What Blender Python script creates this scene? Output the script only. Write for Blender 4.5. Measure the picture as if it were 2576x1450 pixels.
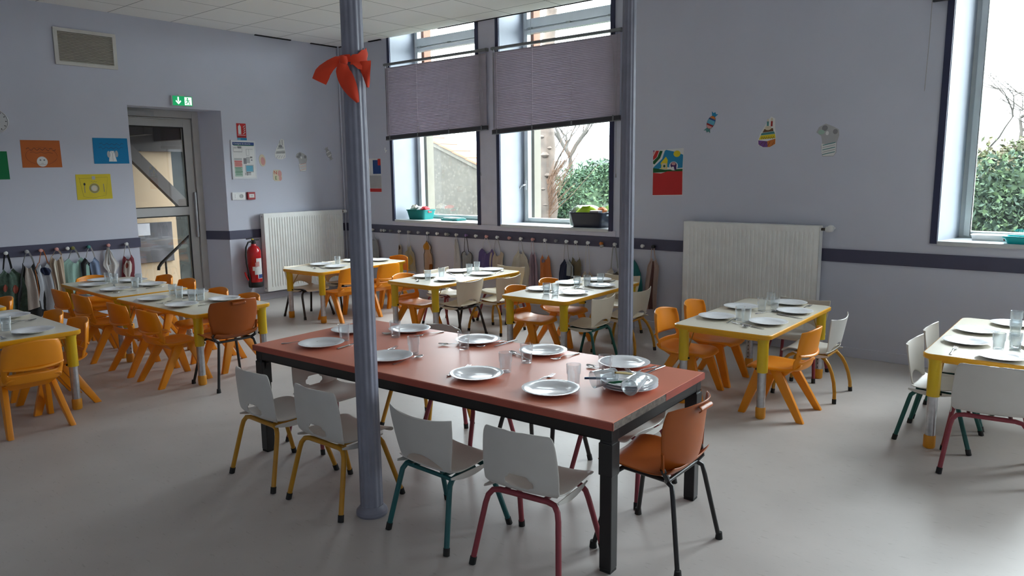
SKY = 8; EXPO = 1.62
import bpy, bmesh, math, random
from mathutils import Vector, Matrix, Euler
from math import sin, cos, pi, sqrt, radians, atan2
R = random.Random(7)
for o in list(bpy.data.objects): bpy.data.objects.remove(o)
S = bpy.context.scene
COL = S.collection

# ------------------------------------------------------------------ camera
CAM = Vector((8.3127, -6.4460, 1.55))
yaw, pitch, roll = -0.691082, 0.154083, -0.010590
F = Vector((sin(yaw)*cos(pitch), cos(yaw)*cos(pitch), -sin(pitch)))
R0 = Vector((cos(yaw), -sin(yaw), 0)); U0 = R0.cross(F)
RR = cos(roll)*R0 + sin(roll)*U0; UU = -sin(roll)*R0 + cos(roll)*U0
cd = bpy.data.cameras.new('camera'); cam = bpy.data.objects.new('camera', cd); COL.objects.link(cam)
m = Matrix((RR, UU, -F)).transposed().to_4x4(); m.translation = CAM; cam.matrix_world = m
cd.sensor_width = 36; cd.lens = 1853.8*36/2576; cd.clip_start = .05; cd.clip_end = 300
S.camera = cam

# ------------------------------------------------------------------ overcast sky and exposure
W = bpy.data.worlds.new('overcast_sky'); S.world = W; W.use_nodes = True
nt = W.node_tree; nt.nodes.clear()
bg = nt.nodes.new('ShaderNodeBackground'); out = nt.nodes.new('ShaderNodeOutputWorld')
tc = nt.nodes.new('ShaderNodeTexCoord'); sp = nt.nodes.new('ShaderNodeSeparateXYZ'); cr = nt.nodes.new('ShaderNodeValToRGB')
nt.links.new(tc.outputs['Generated'], sp.inputs[0]); nt.links.new(sp.outputs['Z'], cr.inputs[0])
cr.color_ramp.elements[0].position = 0.0; cr.color_ramp.elements[0].color = (.78, .86, .93, 1)
cr.color_ramp.elements[1].position = 0.6; cr.color_ramp.elements[1].color = (.88, .95, 1, 1)
nt.links.new(cr.outputs[0], bg.inputs['Color']); nt.links.new(bg.outputs[0], out.inputs[0])
bg.inputs['Strength'].default_value = SKY
S.view_settings.view_transform = 'Standard'; S.view_settings.look = 'None'
S.view_settings.gamma = 1; S.view_settings.use_curve_mapping = False
S.view_settings.exposure = EXPO
S.cycles.use_denoising = True; S.cycles.max_bounces = 10; S.cycles.diffuse_bounces = 6
S.cycles.glossy_bounces = 4; S.cycles.transmission_bounces = 6; S.cycles.transparent_max_bounces = 16
S.cycles.caustics_reflective = False; S.cycles.caustics_refractive = False; S.cycles.sample_clamp_indirect = 6

def portal(name, loc, rot, sx, sy):
    l = bpy.data.lights.new(name, 'AREA'); l.shape = 'RECTANGLE'; l.size = sx; l.size_y = sy
    l.cycles.is_portal = True
    o = bpy.data.objects.new(name, l); COL.objects.link(o); o.location = loc; o.rotation_euler = rot

# ------------------------------------------------------------------ materials
def mat(name, col, rough=.5, metal=0, var=0, vscale=8, bump=0, bscale=60, spec=.5, emit=None, sheen=0, coat=0, stretch=None, sss=0):
    M = bpy.data.materials.new(name); M.use_nodes = True
    N = M.node_tree; b = N.nodes['Principled BSDF']; L = N.links
    c4 = (*col, 1)
    b.inputs['Base Color'].default_value = c4; b.inputs['Roughness'].default_value = rough
    b.inputs['Metallic'].default_value = metal; b.inputs['Specular IOR Level'].default_value = spec
    if sheen: b.inputs['Sheen Weight'].default_value = sheen
    if coat: b.inputs['Coat Weight'].default_value = coat
    if sss: b.inputs['Subsurface Weight'].default_value = sss; b.inputs['Subsurface Radius'].default_value = (.02, .01, .004)
    if emit: b.inputs['Emission Color'].default_value = (*emit[:3], 1); b.inputs['Emission Strength'].default_value = emit[3]
    t = N.nodes.new('ShaderNodeTexCoord')
    src = t.outputs['Object']
    if stretch:
        mp = N.nodes.new('ShaderNodeMapping'); mp.inputs['Scale'].default_value = stretch; L.new(src, mp.inputs[0]); src = mp.outputs[0]
    n = N.nodes.new('ShaderNodeTexNoise'); n.inputs['Scale'].default_value = vscale; n.inputs['Detail'].default_value = 4; L.new(src, n.inputs['Vector'])
    v = var or .04
    r = N.nodes.new('ShaderNodeValToRGB'); L.new(n.outputs['Fac'], r.inputs[0])
    r.color_ramp.elements[0].position = .3; r.color_ramp.elements[1].position = .7
    r.color_ramp.elements[0].color = (*[x*(1-v) for x in col], 1); r.color_ramp.elements[1].color = (*[min(1, x*(1+v)) for x in col], 1)
    L.new(r.outputs[0], b.inputs['Base Color'])
    if bump:
        n2 = N.nodes.new('ShaderNodeTexNoise'); n2.inputs['Scale'].default_value = bscale; n2.inputs['Detail'].default_value = 3; L.new(src, n2.inputs['Vector'])
        bp = N.nodes.new('ShaderNodeBump'); bp.inputs['Strength'].default_value = bump; bp.inputs['Distance'].default_value = .01
        L.new(n2.outputs['Fac'], bp.inputs['Height']); L.new(bp.outputs[0], b.inputs['Normal'])
    return M

def glassmat(name, tint, refl=1.0, rough=.0, milky=0, base=.045):
    M = bpy.data.materials.new(name); M.use_nodes = True; N = M.node_tree; N.nodes.clear(); L = N.links
    o = N.nodes.new('ShaderNodeOutputMaterial'); t = N.nodes.new('ShaderNodeBsdfTransparent'); g = N.nodes.new('ShaderNodeBsdfGlossy')
    t.inputs[0].default_value = (*tint, 1); g.inputs['Roughness'].default_value = rough; g.inputs[0].default_value = (refl, refl, refl, 1)
    lw = N.nodes.new('ShaderNodeLayerWeight'); lw.inputs['Blend'].default_value = .5; pw = N.nodes.new('ShaderNodeMath'); pw.operation = 'POWER'; pw.inputs[1].default_value = 4.5; L.new(lw.outputs['Facing'], pw.inputs[0]); f = N.nodes.new('ShaderNodeMapRange'); f.inputs['To Min'].default_value = base; f.inputs['To Max'].default_value = .95; L.new(pw.outputs[0], f.inputs[0]); mx = N.nodes.new('ShaderNodeMixShader')
    L.new(f.outputs[0], mx.inputs[0]); last = t.outputs[0]
    if milky:
        d = N.nodes.new('ShaderNodeBsdfDiffuse'); d.inputs[0].default_value = (.8, .85, .88, 1); m2 = N.nodes.new('ShaderNodeMixShader')
        pm = N.nodes.new('ShaderNodeMath'); pm.operation = 'POWER'; pm.inputs[1].default_value = 1.6; lw2 = N.nodes.new('ShaderNodeLayerWeight'); lw2.inputs['Blend'].default_value = .5; L.new(lw2.outputs['Facing'], pm.inputs[0]); mr = N.nodes.new('ShaderNodeMapRange'); mr.inputs['To Min'].default_value = milky*.12; mr.inputs['To Max'].default_value = milky; L.new(pm.outputs[0], mr.inputs[0]); L.new(mr.outputs[0], m2.inputs[0]); L.new(t.outputs[0], m2.inputs[1]); L.new(d.outputs[0], m2.inputs[2]); last = m2.outputs[0]
    L.new(last, mx.inputs[1]); L.new(g.outputs[0], mx.inputs[2]); L.new(mx.outputs[0], o.inputs[0])
    return M

def floormat():
    M = mat('vinyl_floor', (.50, .462, .44), rough=.3, var=.05, vscale=3, bump=.04, bscale=9)
    N = M.node_tree; L = N.links; b = N.nodes['Principled BSDF']
    old = b.inputs['Base Color'].links[0].from_socket
    t = N.nodes.new('ShaderNodeTexCoord'); mp = N.nodes.new('ShaderNodeMapping'); mp.inputs['Scale'].default_value = (18, 70, 1); mp.inputs['Rotation'].default_value = (0, 0, .0)
    L.new(t.outputs['Object'], mp.inputs[0])
    n = N.nodes.new('ShaderNodeTexNoise'); n.inputs['Scale'].default_value = 1; n.inputs['Detail'].default_value = 2; L.new(mp.outputs[0], n.inputs['Vector'])
    r = N.nodes.new('ShaderNodeValToRGB'); r.color_ramp.elements[0].position = .27; r.color_ramp.elements[0].color = (.84, .83, .82, 1)
    r.color_ramp.elements[1].position = .36; r.color_ramp.elements[1].color = (1, 1, 1, 1); L.new(n.outputs['Fac'], r.inputs[0])
    mx = N.nodes.new('ShaderNodeMixRGB'); mx.blend_type = 'MULTIPLY'; mx.inputs[0].default_value = 1; L.new(old, mx.inputs[1]); L.new(r.outputs[0], mx.inputs[2])
    L.new(mx.outputs[0], b.inputs['Base Color'])
    n3 = N.nodes.new('ShaderNodeTexNoise'); n3.inputs['Scale'].default_value = 2.2; L.new(t.outputs['Object'], n3.inputs['Vector'])
    r3 = N.nodes.new('ShaderNodeMapRange'); r3.inputs['To Min'].default_value = .38; r3.inputs['To Max'].default_value = .52; L.new(n3.outputs['Fac'], r3.inputs[0]); L.new(r3.outputs[0], b.inputs['Roughness'])
    return M

def tilemat():
    M = bpy.data.materials.new('ceiling_tiles'); M.use_nodes = True; N = M.node_tree; L = N.links; b = N.nodes['Principled BSDF']; b.inputs['Roughness'].default_value = .8
    t = N.nodes.new('ShaderNodeTexCoord'); mp = N.nodes.new('ShaderNodeMapping'); mp.inputs['Location'].default_value = (-.42, .285, 0); L.new(t.outputs['Object'], mp.inputs[0])
    br = N.nodes.new('ShaderNodeTexBrick'); br.offset = 0; br.inputs['Scale'].default_value = 1; br.inputs['Brick Width'].default_value = .654; br.inputs['Row Height'].default_value = .6625
    br.inputs['Mortar Size'].default_value = .005; br.inputs['Mortar Smooth'].default_value = .3; br.inputs['Color1'].default_value = (.94, .93, .91, 1); br.inputs['Color2'].default_value = (.90, .89, .87, 1); br.inputs['Mortar'].default_value = (.25, .25, .26, 1)
    L.new(mp.outputs[0], br.inputs['Vector']); L.new(br.outputs['Color'], b.inputs['Base Color'])
    return M

def stonemat():
    M = mat('rubble_stone', (.3, .25, .18), rough=.9, var=.3, vscale=3); N = M.node_tree; L = N.links; b = N.nodes['Principled BSDF']
    t = N.nodes.new('ShaderNodeTexCoord'); v = N.nodes.new('ShaderNodeTexVoronoi'); v.inputs['Scale'].default_value = 13; L.new(t.outputs['Object'], v.inputs['Vector'])
    r = N.nodes.new('ShaderNodeValToRGB'); L.new(v.outputs['Distance'], r.inputs[0]); r.color_ramp.elements[0].color = (.10, .095, .082, 1); r.color_ramp.elements[1].position = .6; r.color_ramp.elements[1].color = (.018, .016, .013, 1)
    e = r.color_ramp.elements.new(.3); e.color = (.034, .030, .024, 1)
    n = N.nodes.new('ShaderNodeTexNoise'); n.inputs['Scale'].default_value = 1.3; L.new(t.outputs['Object'], n.inputs['Vector'])
    mx = N.nodes.new('ShaderNodeMixRGB'); L.new(n.outputs['Fac'], mx.inputs[0]); L.new(r.outputs[0], mx.inputs[1]); mx.inputs[2].default_value = (.055, .050, .040, 1); L.new(mx.outputs[0], b.inputs['Base Color'])
    return M

MT = dict(
    wall=mat('lilac_wall_paint', (.555, .572, .66), rough=.75, var=.02, vscale=2, bump=.03, bscale=120),
    stripe=mat('dark_violet_paint', (.055, .055, .10), rough=.45),
    navy=mat('navy_trim_paint', (.025, .03, .075), rough=.4),
    surround=mat('pale_lilac_casing', (.56, .56, .65), rough=.6),
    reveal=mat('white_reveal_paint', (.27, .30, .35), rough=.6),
    sill=mat('white_window_sill', (.55, .57, .58), rough=.3),
    upvc=mat('white_window_frame', (.50, .54, .54), rough=.35),
    floor=floormat(), ceil=tilemat(), dark=mat('dark_void', (.01, .01, .012), rough=.9),
    door=mat('grey_door_aluminium', (.42, .41, .40), rough=.4),
    rad=mat('radiator_white_enamel', (.88, .89, .86), rough=.3),
    white=mat('white_plastic', (.75, .75, .74), rough=.35),
    shell=mat('white_chair_plastic', (.62, .60, .56), rough=.38, var=.03),
    cream=mat('cream_chair_plastic', (.68, .62, .50), rough=.38, var=.03),
    yel=mat('orange_yellow_chair_plastic', (.82, .275, .004), rough=.36, var=.04, sss=.0),
    brown=mat('orange_brown_chair_plastic', (.34, .078, .009), rough=.36, spec=.35, var=.06),
    lamin=mat('cream_laminate_top', (.75, .70, .59), rough=.28, var=.02),
    edge=mat('yellow_table_edge', (.80, .38, .010), rough=.35),
    yleg=mat('yellow_table_leg_paint', (.70, .46, .010), rough=.3),
    galv=mat('galvanised_steel', (.5, .5, .52), rough=.28, metal=1, var=.15, vscale=30),
    foot=mat('orange_table_foot', (.68, .28, .015), rough=.45),
    red=mat('salmon_laminate_top', (.66, .215, .135), rough=.42, spec=.35, var=.04, vscale=3, bump=.02, bscale=12),
    rededge=mat('brick_red_edging', (.36, .07, .045), rough=.4, var=.1),
    bare=mat('bare_chipboard_edge', (.16, .13, .11), rough=.9, var=.3, vscale=60),
    black=mat('black_metal_paint', (.012, .011, .012), rough=.35),
    rubber=mat('black_rubber', (.012, .012, .012), rough=.7),
    tyel=mat('ochre_tube_paint', (.50, .235, .012), rough=.35, var=.08, vscale=25),
    tteal=mat('teal_tube_paint', (.008, .10, .105), rough=.35),
    tgreen=mat('green_tube_paint', (.004, .085, .07), rough=.35),
    tred=mat('maroon_tube_paint', (.26, .035, .05), rough=.35, var=.08, vscale=25),
    tblack=mat('black_tube_paint', (.018, .012, .011), rough=.35),
    china=mat('white_opal_glass', (.86, .87, .90), rough=.16, spec=.45),
    steel=mat('cutlery_steel', (.62, .62, .64), rough=.18, metal=1),
    glass=glassmat('clear_tumbler_glass', (.94, .95, .955), rough=.02, milky=.35, base=.05),
    frost=glassmat('scratched_tumbler_glass', (.90, .92, .93), rough=.10, milky=.75, base=.06),
    pane=glassmat('window_glass', (.97, .99, .98), refl=.9),
    col=mat('grey_column_paint', (.215, .22, .275), rough=.4, var=.08, vscale=14, bump=.25, bscale=22),
    ribbon=mat('red_cloth', (.68, .045, .008), rough=.8, sheen=.2),
    slat=mat('taupe_grey_slats', (.40, .36, .42), rough=.45),
    rail=mat('dark_blind_rail', (.035, .033, .04), rough=.4),
    railg=mat('grey_blind_headrail', (.17, .18, .19), rough=.4),
    cord=mat('grey_cord', (.33, .32, .33), rough=.7), hole_light=mat('pale_hole_light', (.95, .95, .95), rough=.7),  # the white one paints daylight leaking through the blinds
)
def M_(key, col, **k):
    if key not in MT: MT[key] = mat(key, col, **k)
    return MT[key]

# ------------------------------------------------------------------ mesh building
class B:
    def __init__(s): s.v = []; s.f = []; s.mi = []
    def add(s, vs, fs, T=None, mi=0):
        k = len(s.v); s.v += [tuple(T @ Vector(p)) if T else tuple(p) for p in vs]
        s.f += [tuple(i+k for i in f) for f in fs]; s.mi += [mi]*len(fs); return s
    def box(s, x0, x1, y0, y1, z0, z1, T=None, mi=0):
        vs = [(x, y, z) for x in (x0, x1) for y in (y0, y1) for z in (z0, z1)]
        return s.add(vs, [(0, 1, 3, 2), (4, 6, 7, 5), (0, 4, 5, 1), (2, 3, 7, 6), (0, 2, 6, 4), (1, 5, 7, 3)], T, mi)
    def hull8(s, bot, top, mi=0):
        return s.add(list(bot)+list(top), [(3, 2, 1, 0), (4, 5, 6, 7), (0, 1, 5, 4), (1, 2, 6, 5), (2, 3, 7, 6), (3, 0, 4, 7)], None, mi)
    def tube(s, pts, r, n=10, T=None, mi=0, flat=None):
        P = [Vector(p) for p in pts]; m = len(P)
        rs = r if isinstance(r, (list, tuple)) else [r]*m
        d = (P[1]-P[0]).normalized(); a = Vector((0, 0, 1)) if abs(d.z) < .9 else Vector((1, 0, 0))
        nx = d.cross(a).normalized(); vs = []
        for i in range(m):
            t = ((P[min(i+1, m-1)]-P[i]).normalized() + (P[i]-P[max(i-1, 0)]).normalized())
            t = t.normalized() if t.length > 1e-6 else d
            nx = (nx - t*nx.dot(t)).normalized(); ny = t.cross(nx)
            for k in range(n):
                an = 2*pi*k/n; vs.append(P[i] + nx*rs[i]*cos(an) + ny*rs[i]*sin(an)*(flat or 1))
        fs = [(i*n+k, i*n+(k+1) % n, (i+1)*n+(k+1) % n, (i+1)*n+k) for i in range(m-1) for k in range(n)]
        fs += [tuple(range(n-1, -1, -1)), tuple((m-1)*n+k for k in range(n))]
        return s.add(vs, fs, T, mi)
    def lathe(s, prof, n=24, T=None, mi=0, mod=None):
        vs = []
        for j, (r, z) in enumerate(prof):
            for k in range(n):
                a = 2*pi*k/n; q = r*(1+(mod(j, a) if mod else 0)); vs.append((q*cos(a), q*sin(a), z))
        m = len(prof); fs = [(i*n+k, i*n+(k+1) % n, (i+1)*n+(k+1) % n, (i+1)*n+k) for i in range(m-1) for k in range(n)]
        if prof[0][0] > 1e-5: fs.append(tuple(range(n-1, -1, -1)))
        if prof[-1][0] > 1e-5: fs.append(tuple((m-1)*n+k for k in range(n)))
        return s.add(vs, fs, T, mi)
    def sheet(s, fn, us, vs_, t, mask=None, T=None, mi=0):
        nu, nv = len(us), len(vs_); G = [[Vector(fn(u, v)) for u in us] for v in vs_]
        top = []; bot = []
        for j in range(nv):
            for i in range(nu):
                du = G[j][min(i+1, nu-1)]-G[j][max(i-1, 0)]; dv = G[min(j+1, nv-1)][i]-G[max(j-1, 0)][i]
                nn = du.cross(dv); nn = nn.normalized() if nn.length > 1e-9 else Vector((0, 0, 1))
                top.append(G[j][i]+nn*t/2); bot.append(G[j][i]-nn*t/2)
        K = nu*nv; on = lambda i, j: 0 <= i < nu-1 and 0 <= j < nv-1 and not (mask and mask((us[i]+us[i+1])/2, (vs_[j]+vs_[j+1])/2))
        fs = []
        for j in range(nv-1):
            for i in range(nu-1):
                if not on(i, j): continue
                a, b, c, d = j*nu+i, j*nu+i+1, (j+1)*nu+i+1, (j+1)*nu+i
                fs += [(a, b, c, d), (d+K, c+K, b+K, a+K)]
                if not on(i, j-1): fs.append((b, a, a+K, b+K))
                if not on(i, j+1): fs.append((d, c, c+K, d+K))
                if not on(i-1, j): fs.append((a, d, d+K, a+K))
                if not on(i+1, j): fs.append((c, b, b+K, c+K))
        used = sorted({i for f in fs for i in f}); mp = {o: n for n, o in enumerate(used)}; al = top+bot
        return s.add([al[i] for i in used], [tuple(mp[i] for i in f) for f in fs], T, mi)
    def prism(s, poly, z0, z1, T=None, mi=0):
        n = len(poly); vs = [(x, y, z0) for x, y in poly]+[(x, y, z1) for x, y in poly]
        return s.add(vs, [tuple(range(n-1, -1, -1)), tuple(range(n, 2*n))]+[(i, (i+1) % n, n+(i+1) % n, n+i) for i in range(n)], T, mi)
    def build(s, name, ma, parent=None, smooth=False, bev=0, sub=0, segs=2, angle=40):
        me = bpy.data.meshes.new(name); me.from_pydata([tuple(p) for p in s.v], [], s.f)
        for x in (ma if isinstance(ma, (list, tuple)) else [ma]): me.materials.append(x)
        if any(s.mi):
            for p, k in zip(me.polygons, s.mi): p.material_index = k
        if bev or sub:
            bm = bmesh.new(); bm.from_mesh(me); bmesh.ops.remove_doubles(bm, verts=bm.verts, dist=1e-5)
            if bev:
                es = [e for e in bm.edges if len(e.link_faces) == 2 and e.calc_face_angle(0) > .5]
                bmesh.ops.bevel(bm, geom=es, offset=bev, segments=segs, affect='EDGES', profile=.6, clamp_overlap=True)
            bm.to_mesh(me); bm.free()
        if smooth:
            for p in me.polygons: p.use_smooth = True
            if not sub: me.set_sharp_from_angle(angle=radians(angle))
        me.update(); o = bpy.data.objects.new(name, me); COL.objects.link(o)
        if sub:
            md = o.modifiers.new('s', 'SUBSURF'); md.levels = sub; md.render_levels = sub
            dg = bpy.context.evaluated_depsgraph_get(); me2 = bpy.data.meshes.new_from_object(o.evaluated_get(dg))
            o.modifiers.clear(); o.data = me2; me2.name = name
            for p in me2.polygons: p.use_smooth = True
        if parent: o.parent = parent
        return o

def TR(x=0, y=0, z=0, rx=0, ry=0, rz=0, s=1):
    return Matrix.Translation((x, y, z)) @ Euler((rx, ry, rz)).to_matrix().to_4x4() @ (Matrix.Scale(s, 4) if not isinstance(s, tuple) else Matrix.Diagonal((*s, 1)))
def lin(a, b, n): return [a+(b-a)*i/(n-1) for i in range(n)]
LABELS = {}
def tag(o, label, cat, group=None, kind=None):
    assert label not in LABELS or LABELS[label] == group and group, label
    nw = len(label.split()); assert 4 <= nw <= 16, (nw, label)
    LABELS[label] = group; o['label'] = label; o['category'] = cat
    if group: o['group'] = group
    if kind: o['kind'] = kind
    return o
def empty(name, loc=(0, 0, 0), rz=0):
    o = bpy.data.objects.new(name, None); COL.objects.link(o); o.empty_display_size = .05; o.location = loc; o.rotation_euler = (0, 0, rz); return o
def struct(o): o['kind'] = 'structure'; return o
KIDS = {}
def kids(o):
    if o.name not in KIDS: KIDS[o.name] = [c for c in bpy.data.objects if c.parent == o]
    return KIDS[o.name]
def dup(o, parent=None):
    c = o.copy(); COL.objects.link(c); c.parent = parent
    for k in list(kids(o)): dup(k, c)
    return c
CACHE = {}
def place(key, maker, loc, rot=0, label='', cat='', group=None):
    """first call builds the thing, later calls copy it with its parts"""
    if key not in CACHE:
        CACHE[key] = maker(); o = CACHE[key]
    else: o = dup(CACHE[key])
    for k in ('group', 'label', 'category'):
        if k in o: del o[k]
    o.scale = (1, 1, 1); o.location = loc; o.rotation_euler = rot if isinstance(rot, tuple) else (0, 0, rot)
    return tag(o, label, cat, group)
# ------------------------------------------------------------------ room shell
ZC = 3.25; XR = 15.8; YB = -9.2; WT = .44; ZTOP = 3.9
WIN = [(1.032, 2.479, .975, 3.8), (2.832, 4.278, .975, 3.8), (7.232, 8.68, 1.0, 3.8), (9.3, 10.75, 1.0, 3.8), (11.37, 12.82, 1.0, 3.8), (13.44, 14.89, 1.0, 3.8)]
def wall_with_holes(name, length0, length1, z0, z1, holes, place_box, m, kind='wall'):
    b = B(); xs = sorted({length0, length1, *[h[0] for h in holes], *[h[1] for h in holes]}); zs = sorted({z0, z1, *[h[2] for h in holes], *[h[3] for h in holes]})
    for i in range(len(xs)-1):
        for j in range(len(zs)-1):
            cx, cz = (xs[i]+xs[i+1])/2, (zs[j]+zs[j+1])/2
            if any(h[0] < cx < h[1] and h[2] < cz < h[3] for h in holes): continue
            place_box(b, xs[i], xs[i+1], zs[j], zs[j+1])
    return struct(b.build(name, m))
wall_with_holes('wall_back', 0, XR, 0, ZTOP, WIN, lambda b, x0, x1, z0, z1: b.box(x0, x1, 0, WT, z0, z1), MT['wall'])
DOOR = (-2.822, -1.752, 0, 2.32)
wall_with_holes('wall_left', YB, 0, 0, ZTOP, [DOOR], lambda b, y0, y1, z0, z1: b.box(-WT, 0, y0, y1, z0, z1), MT['wall'])
RW = []
wall_with_holes('wall_right', YB, 0, 0, ZTOP, RW, lambda b, y0, y1, z0, z1: b.box(XR, XR+WT, y0, y1, z0, z1), MT['wall'])
FW = []
wall_with_holes('wall_front', -WT, XR+WT, 0, ZTOP, FW, lambda b, x0, x1, z0, z1: b.box(x0, x1, YB-.3, YB, z0, z1), MT['wall'])
struct(B().box(-WT, XR+WT, YB-.3, WT, -.3, 0).build('floor', MT['floor']))
struct(B().box(0, XR, YB, -.0, ZC, ZC+.05).build('ceiling', MT['ceil']))
struct(B().box(-WT, XR+WT, YB-.3, WT, ZTOP, ZTOP+.15).build('ceiling_upper', MT['dark']))
# shadow gap strip along the ceiling edge, seen in pieces
g = B().box(.65, .88, -.03, -.004, ZC-.012, ZC-.001); g.box(1.9, 4.4, -.02, -.004, ZC-.008, ZC-.001)
g.box(.004, .03, -1.25, -.75, ZC-.012, ZC-.001); g.box(.004, .03, -.45, -.02, ZC-.012, ZC-.001); g.box(.03, .5, -.025, -.004, ZC-.010, ZC-.001)
struct(g.build('trim_1', MT['dark']))
# outer masonry of the window wall: cream render low, brick high, beyond the frames
def outer(name, z0, z1, m):
    b = B(); hs = [(h[0]+.105, h[1]-.105) for h in WIN]; xs = sorted({-.6, XR+.5, *[a for h in hs for a in h]})
    for i in range(len(xs)-1):
        c = (xs[i]+xs[i+1])/2; ins = any(h[0] < c < h[1] for h in hs)
        if not ins: b.box(xs[i], xs[i+1], WT+.05, WT+.175, z0, z1)
        elif z0 < 0: b.box(xs[i], xs[i+1], WT+.05, WT+.175, z0, .97)
    return struct(b.build(name, m))
outer('wall_outer_render', -.6, 2.62, M_('cream_render', (.15, .137, .108), rough=.9, var=.05))
outer('wall_outer_brick', 2.62, 4.0, M_('orange_brick', (.20, .085, .055), rough=.9, var=.15, vscale=12))
# stripe rail (dado) and baseboards
Z0, Z1 = .794, .900
b = B().box(.0, 5.17, -.014, 0, Z0, Z1); b.box(6.39, XR, -.014, 0, Z0, Z1); b.box(5.17, 6.39, -.006, 0, Z0, Z1)
struct(b.build('trim_2', MT['stripe'], bev=.002))
b = B().box(0, .014, YB, DOOR[0]+.012, Z0-.0, Z1); b.hull8([(-.325, -1.896, Z0), (0, -1.758, Z0), (0, -1.752, Z0), (-.325, -1.888, Z0)], [(-.325, -1.896, Z1), (0, -1.758, Z1), (0, -1.752, Z1), (-.325, -1.888, Z1)]); b.box(0, .008, -1.752, 0, Z0, Z1)
struct(b.build('trim_3', MT['stripe'], bev=.002))
struct(B().box(0, XR, -.018, 0, 0, .082).build('baseboard_back', MT['wall'], bev=.004))
b = B().box(0, .018, YB, DOOR[0], 0, .082); b.box(0, .018, DOOR[1], -.02, 0, .082); struct(b.build('baseboard_left', MT['wall'], bev=.004))
struct(B().box(XR-.018, XR, YB, -.02, 0, .082).build('baseboard_right', MT['wall'], bev=.004))
# casing under and around the twin windows
b = B().box(.984, 4.362, -.012, 0, .903, .963); b.box(2.527, 2.79, -.008, 0, .963, ZC); struct(b.build('trim_4', MT['surround'], bev=.003))
# conduit in the corner
struct(B().tube([(.03, -.03, .08), (.03, -.03, ZC)], .012).build('trim_5', MT['wall'], smooth=True))

def window(n, h, hasB=True):
    x0, x1, z0, z1 = h
    w = struct(empty('window_%d' % n, ((x0+x1)/2, 0, z0))); X = (x0+x1)/2
    L = lambda b: b
    ox, oz = X, z0
    def mk(name, b, m, par=w, **k):
        b.v = [(p[0]-ox, p[1], p[2]-oz) for p in b.v]; return b.build(name, m, par, **k)
    spl = .075 if n == 3 else 0
    # painted reveals
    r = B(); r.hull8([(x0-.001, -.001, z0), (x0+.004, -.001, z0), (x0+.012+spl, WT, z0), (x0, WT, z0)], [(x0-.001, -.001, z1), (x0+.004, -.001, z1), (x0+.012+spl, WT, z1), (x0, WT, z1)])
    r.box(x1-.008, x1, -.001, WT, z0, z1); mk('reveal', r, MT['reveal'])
    # navy architraves
    a = B().box(x0-.048, x0, -.016, 0, z0-.018, min(z1, ZC)); a.box(x1, x1+.048, -.016, 0, z0-.018, min(z1, ZC)); mk('architrave', a, MT['navy'], bev=.002)
    s = B().box(x0+.002, x1-.002, -.022, WT-.02, z0-.03, z0+.004); mk('window_sill', s, MT['sill'], bev=.006)
    y0, y1 = WT-.03, WT+.045
    f = B(); fw = .05
    x0 += spl; f.box(x0-spl-.002, x0, WT-.005, y1, z0, z1)
    f.box(x0, x0+fw, y0, y1, z0, z1); f.box(x1-fw, x1, y0, y1, z0, z1); f.box(x0+fw, x1-fw, y0, y1, z0, z0+.022); f.box(x0+fw, x1-fw, y0, y1, 3.165, 3.20); f.box(x0+fw, x1-fw, y0, y1, z1-.05, z1)
    mk('window_frame', f, MT['upvc'], bev=.004)
    for nm, a0, a1 in (('casement', z0+.022, 3.155), ('transom_light', 3.175, z1-.05)):
        sw = .045; xa, xb = x0+fw-.012, x1-fw+.012; c = B(); ya, yb = y0-.022, y1-.02
        c.box(xa, xa+sw, ya, yb, a0, a1); c.box(xb-sw, xb, ya, yb, a0, a1); c.box(xa+sw, xb-sw, ya, yb, a0, a0+sw*.8 if nm == 'casement' else a0+.1); c.box(xa+sw, xb-sw, ya, yb, a1-.04, a1)
        so = mk(nm, c, MT['upvc'], bev=.005)
        p = B().box(xa+sw-.005, xb-sw+.005, (ya+yb)/2-.003, (ya+yb)/2+.003, a0+.03, a1-.03); po = mk('pane', p, MT['pane']); po.parent = so
        if nm == 'casement' and n != 2: continue
        if nm == 'casement':
            hb = B().box(xa+.008, xa+.034, ya-.012, ya, 1.36, 1.47); hb.tube([(xa+.02, ya-.015, 1.42), (xa+.02, ya-.045, 1.415), (xa-.01, ya-.055, 1.40), (xa-.05, ya-.05, 1.355)], .009)
            ho = mk('handle', hb, M_('white_handle', (.6, .62, .63), rough=.3), smooth=True, bev=0); ho.parent = so
        else:
            for hx in (.16, .55, .95):
                q = xa+(xb-xa)*hx*.98-.14; hb = B().box(q, q+.055, ya-.014, ya, 3.158, 3.178); ho = mk('catch', hb, M_('grey_catch', (.2, .22, .2), rough=.4), bev=.003); ho.parent = so
    tag(w, ['tall white window with the teal basket on its sill', 'tall white window with the navy basket on its sill', 'tall white window at the right edge with white tray on sill', 'tall white window further along the back wall', 'fifth tall white window of the back wall', 'last tall white window of the back wall'][n-1], 'window')
    return w
for i, h in enumerate(WIN): window(i+1, h)
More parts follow.
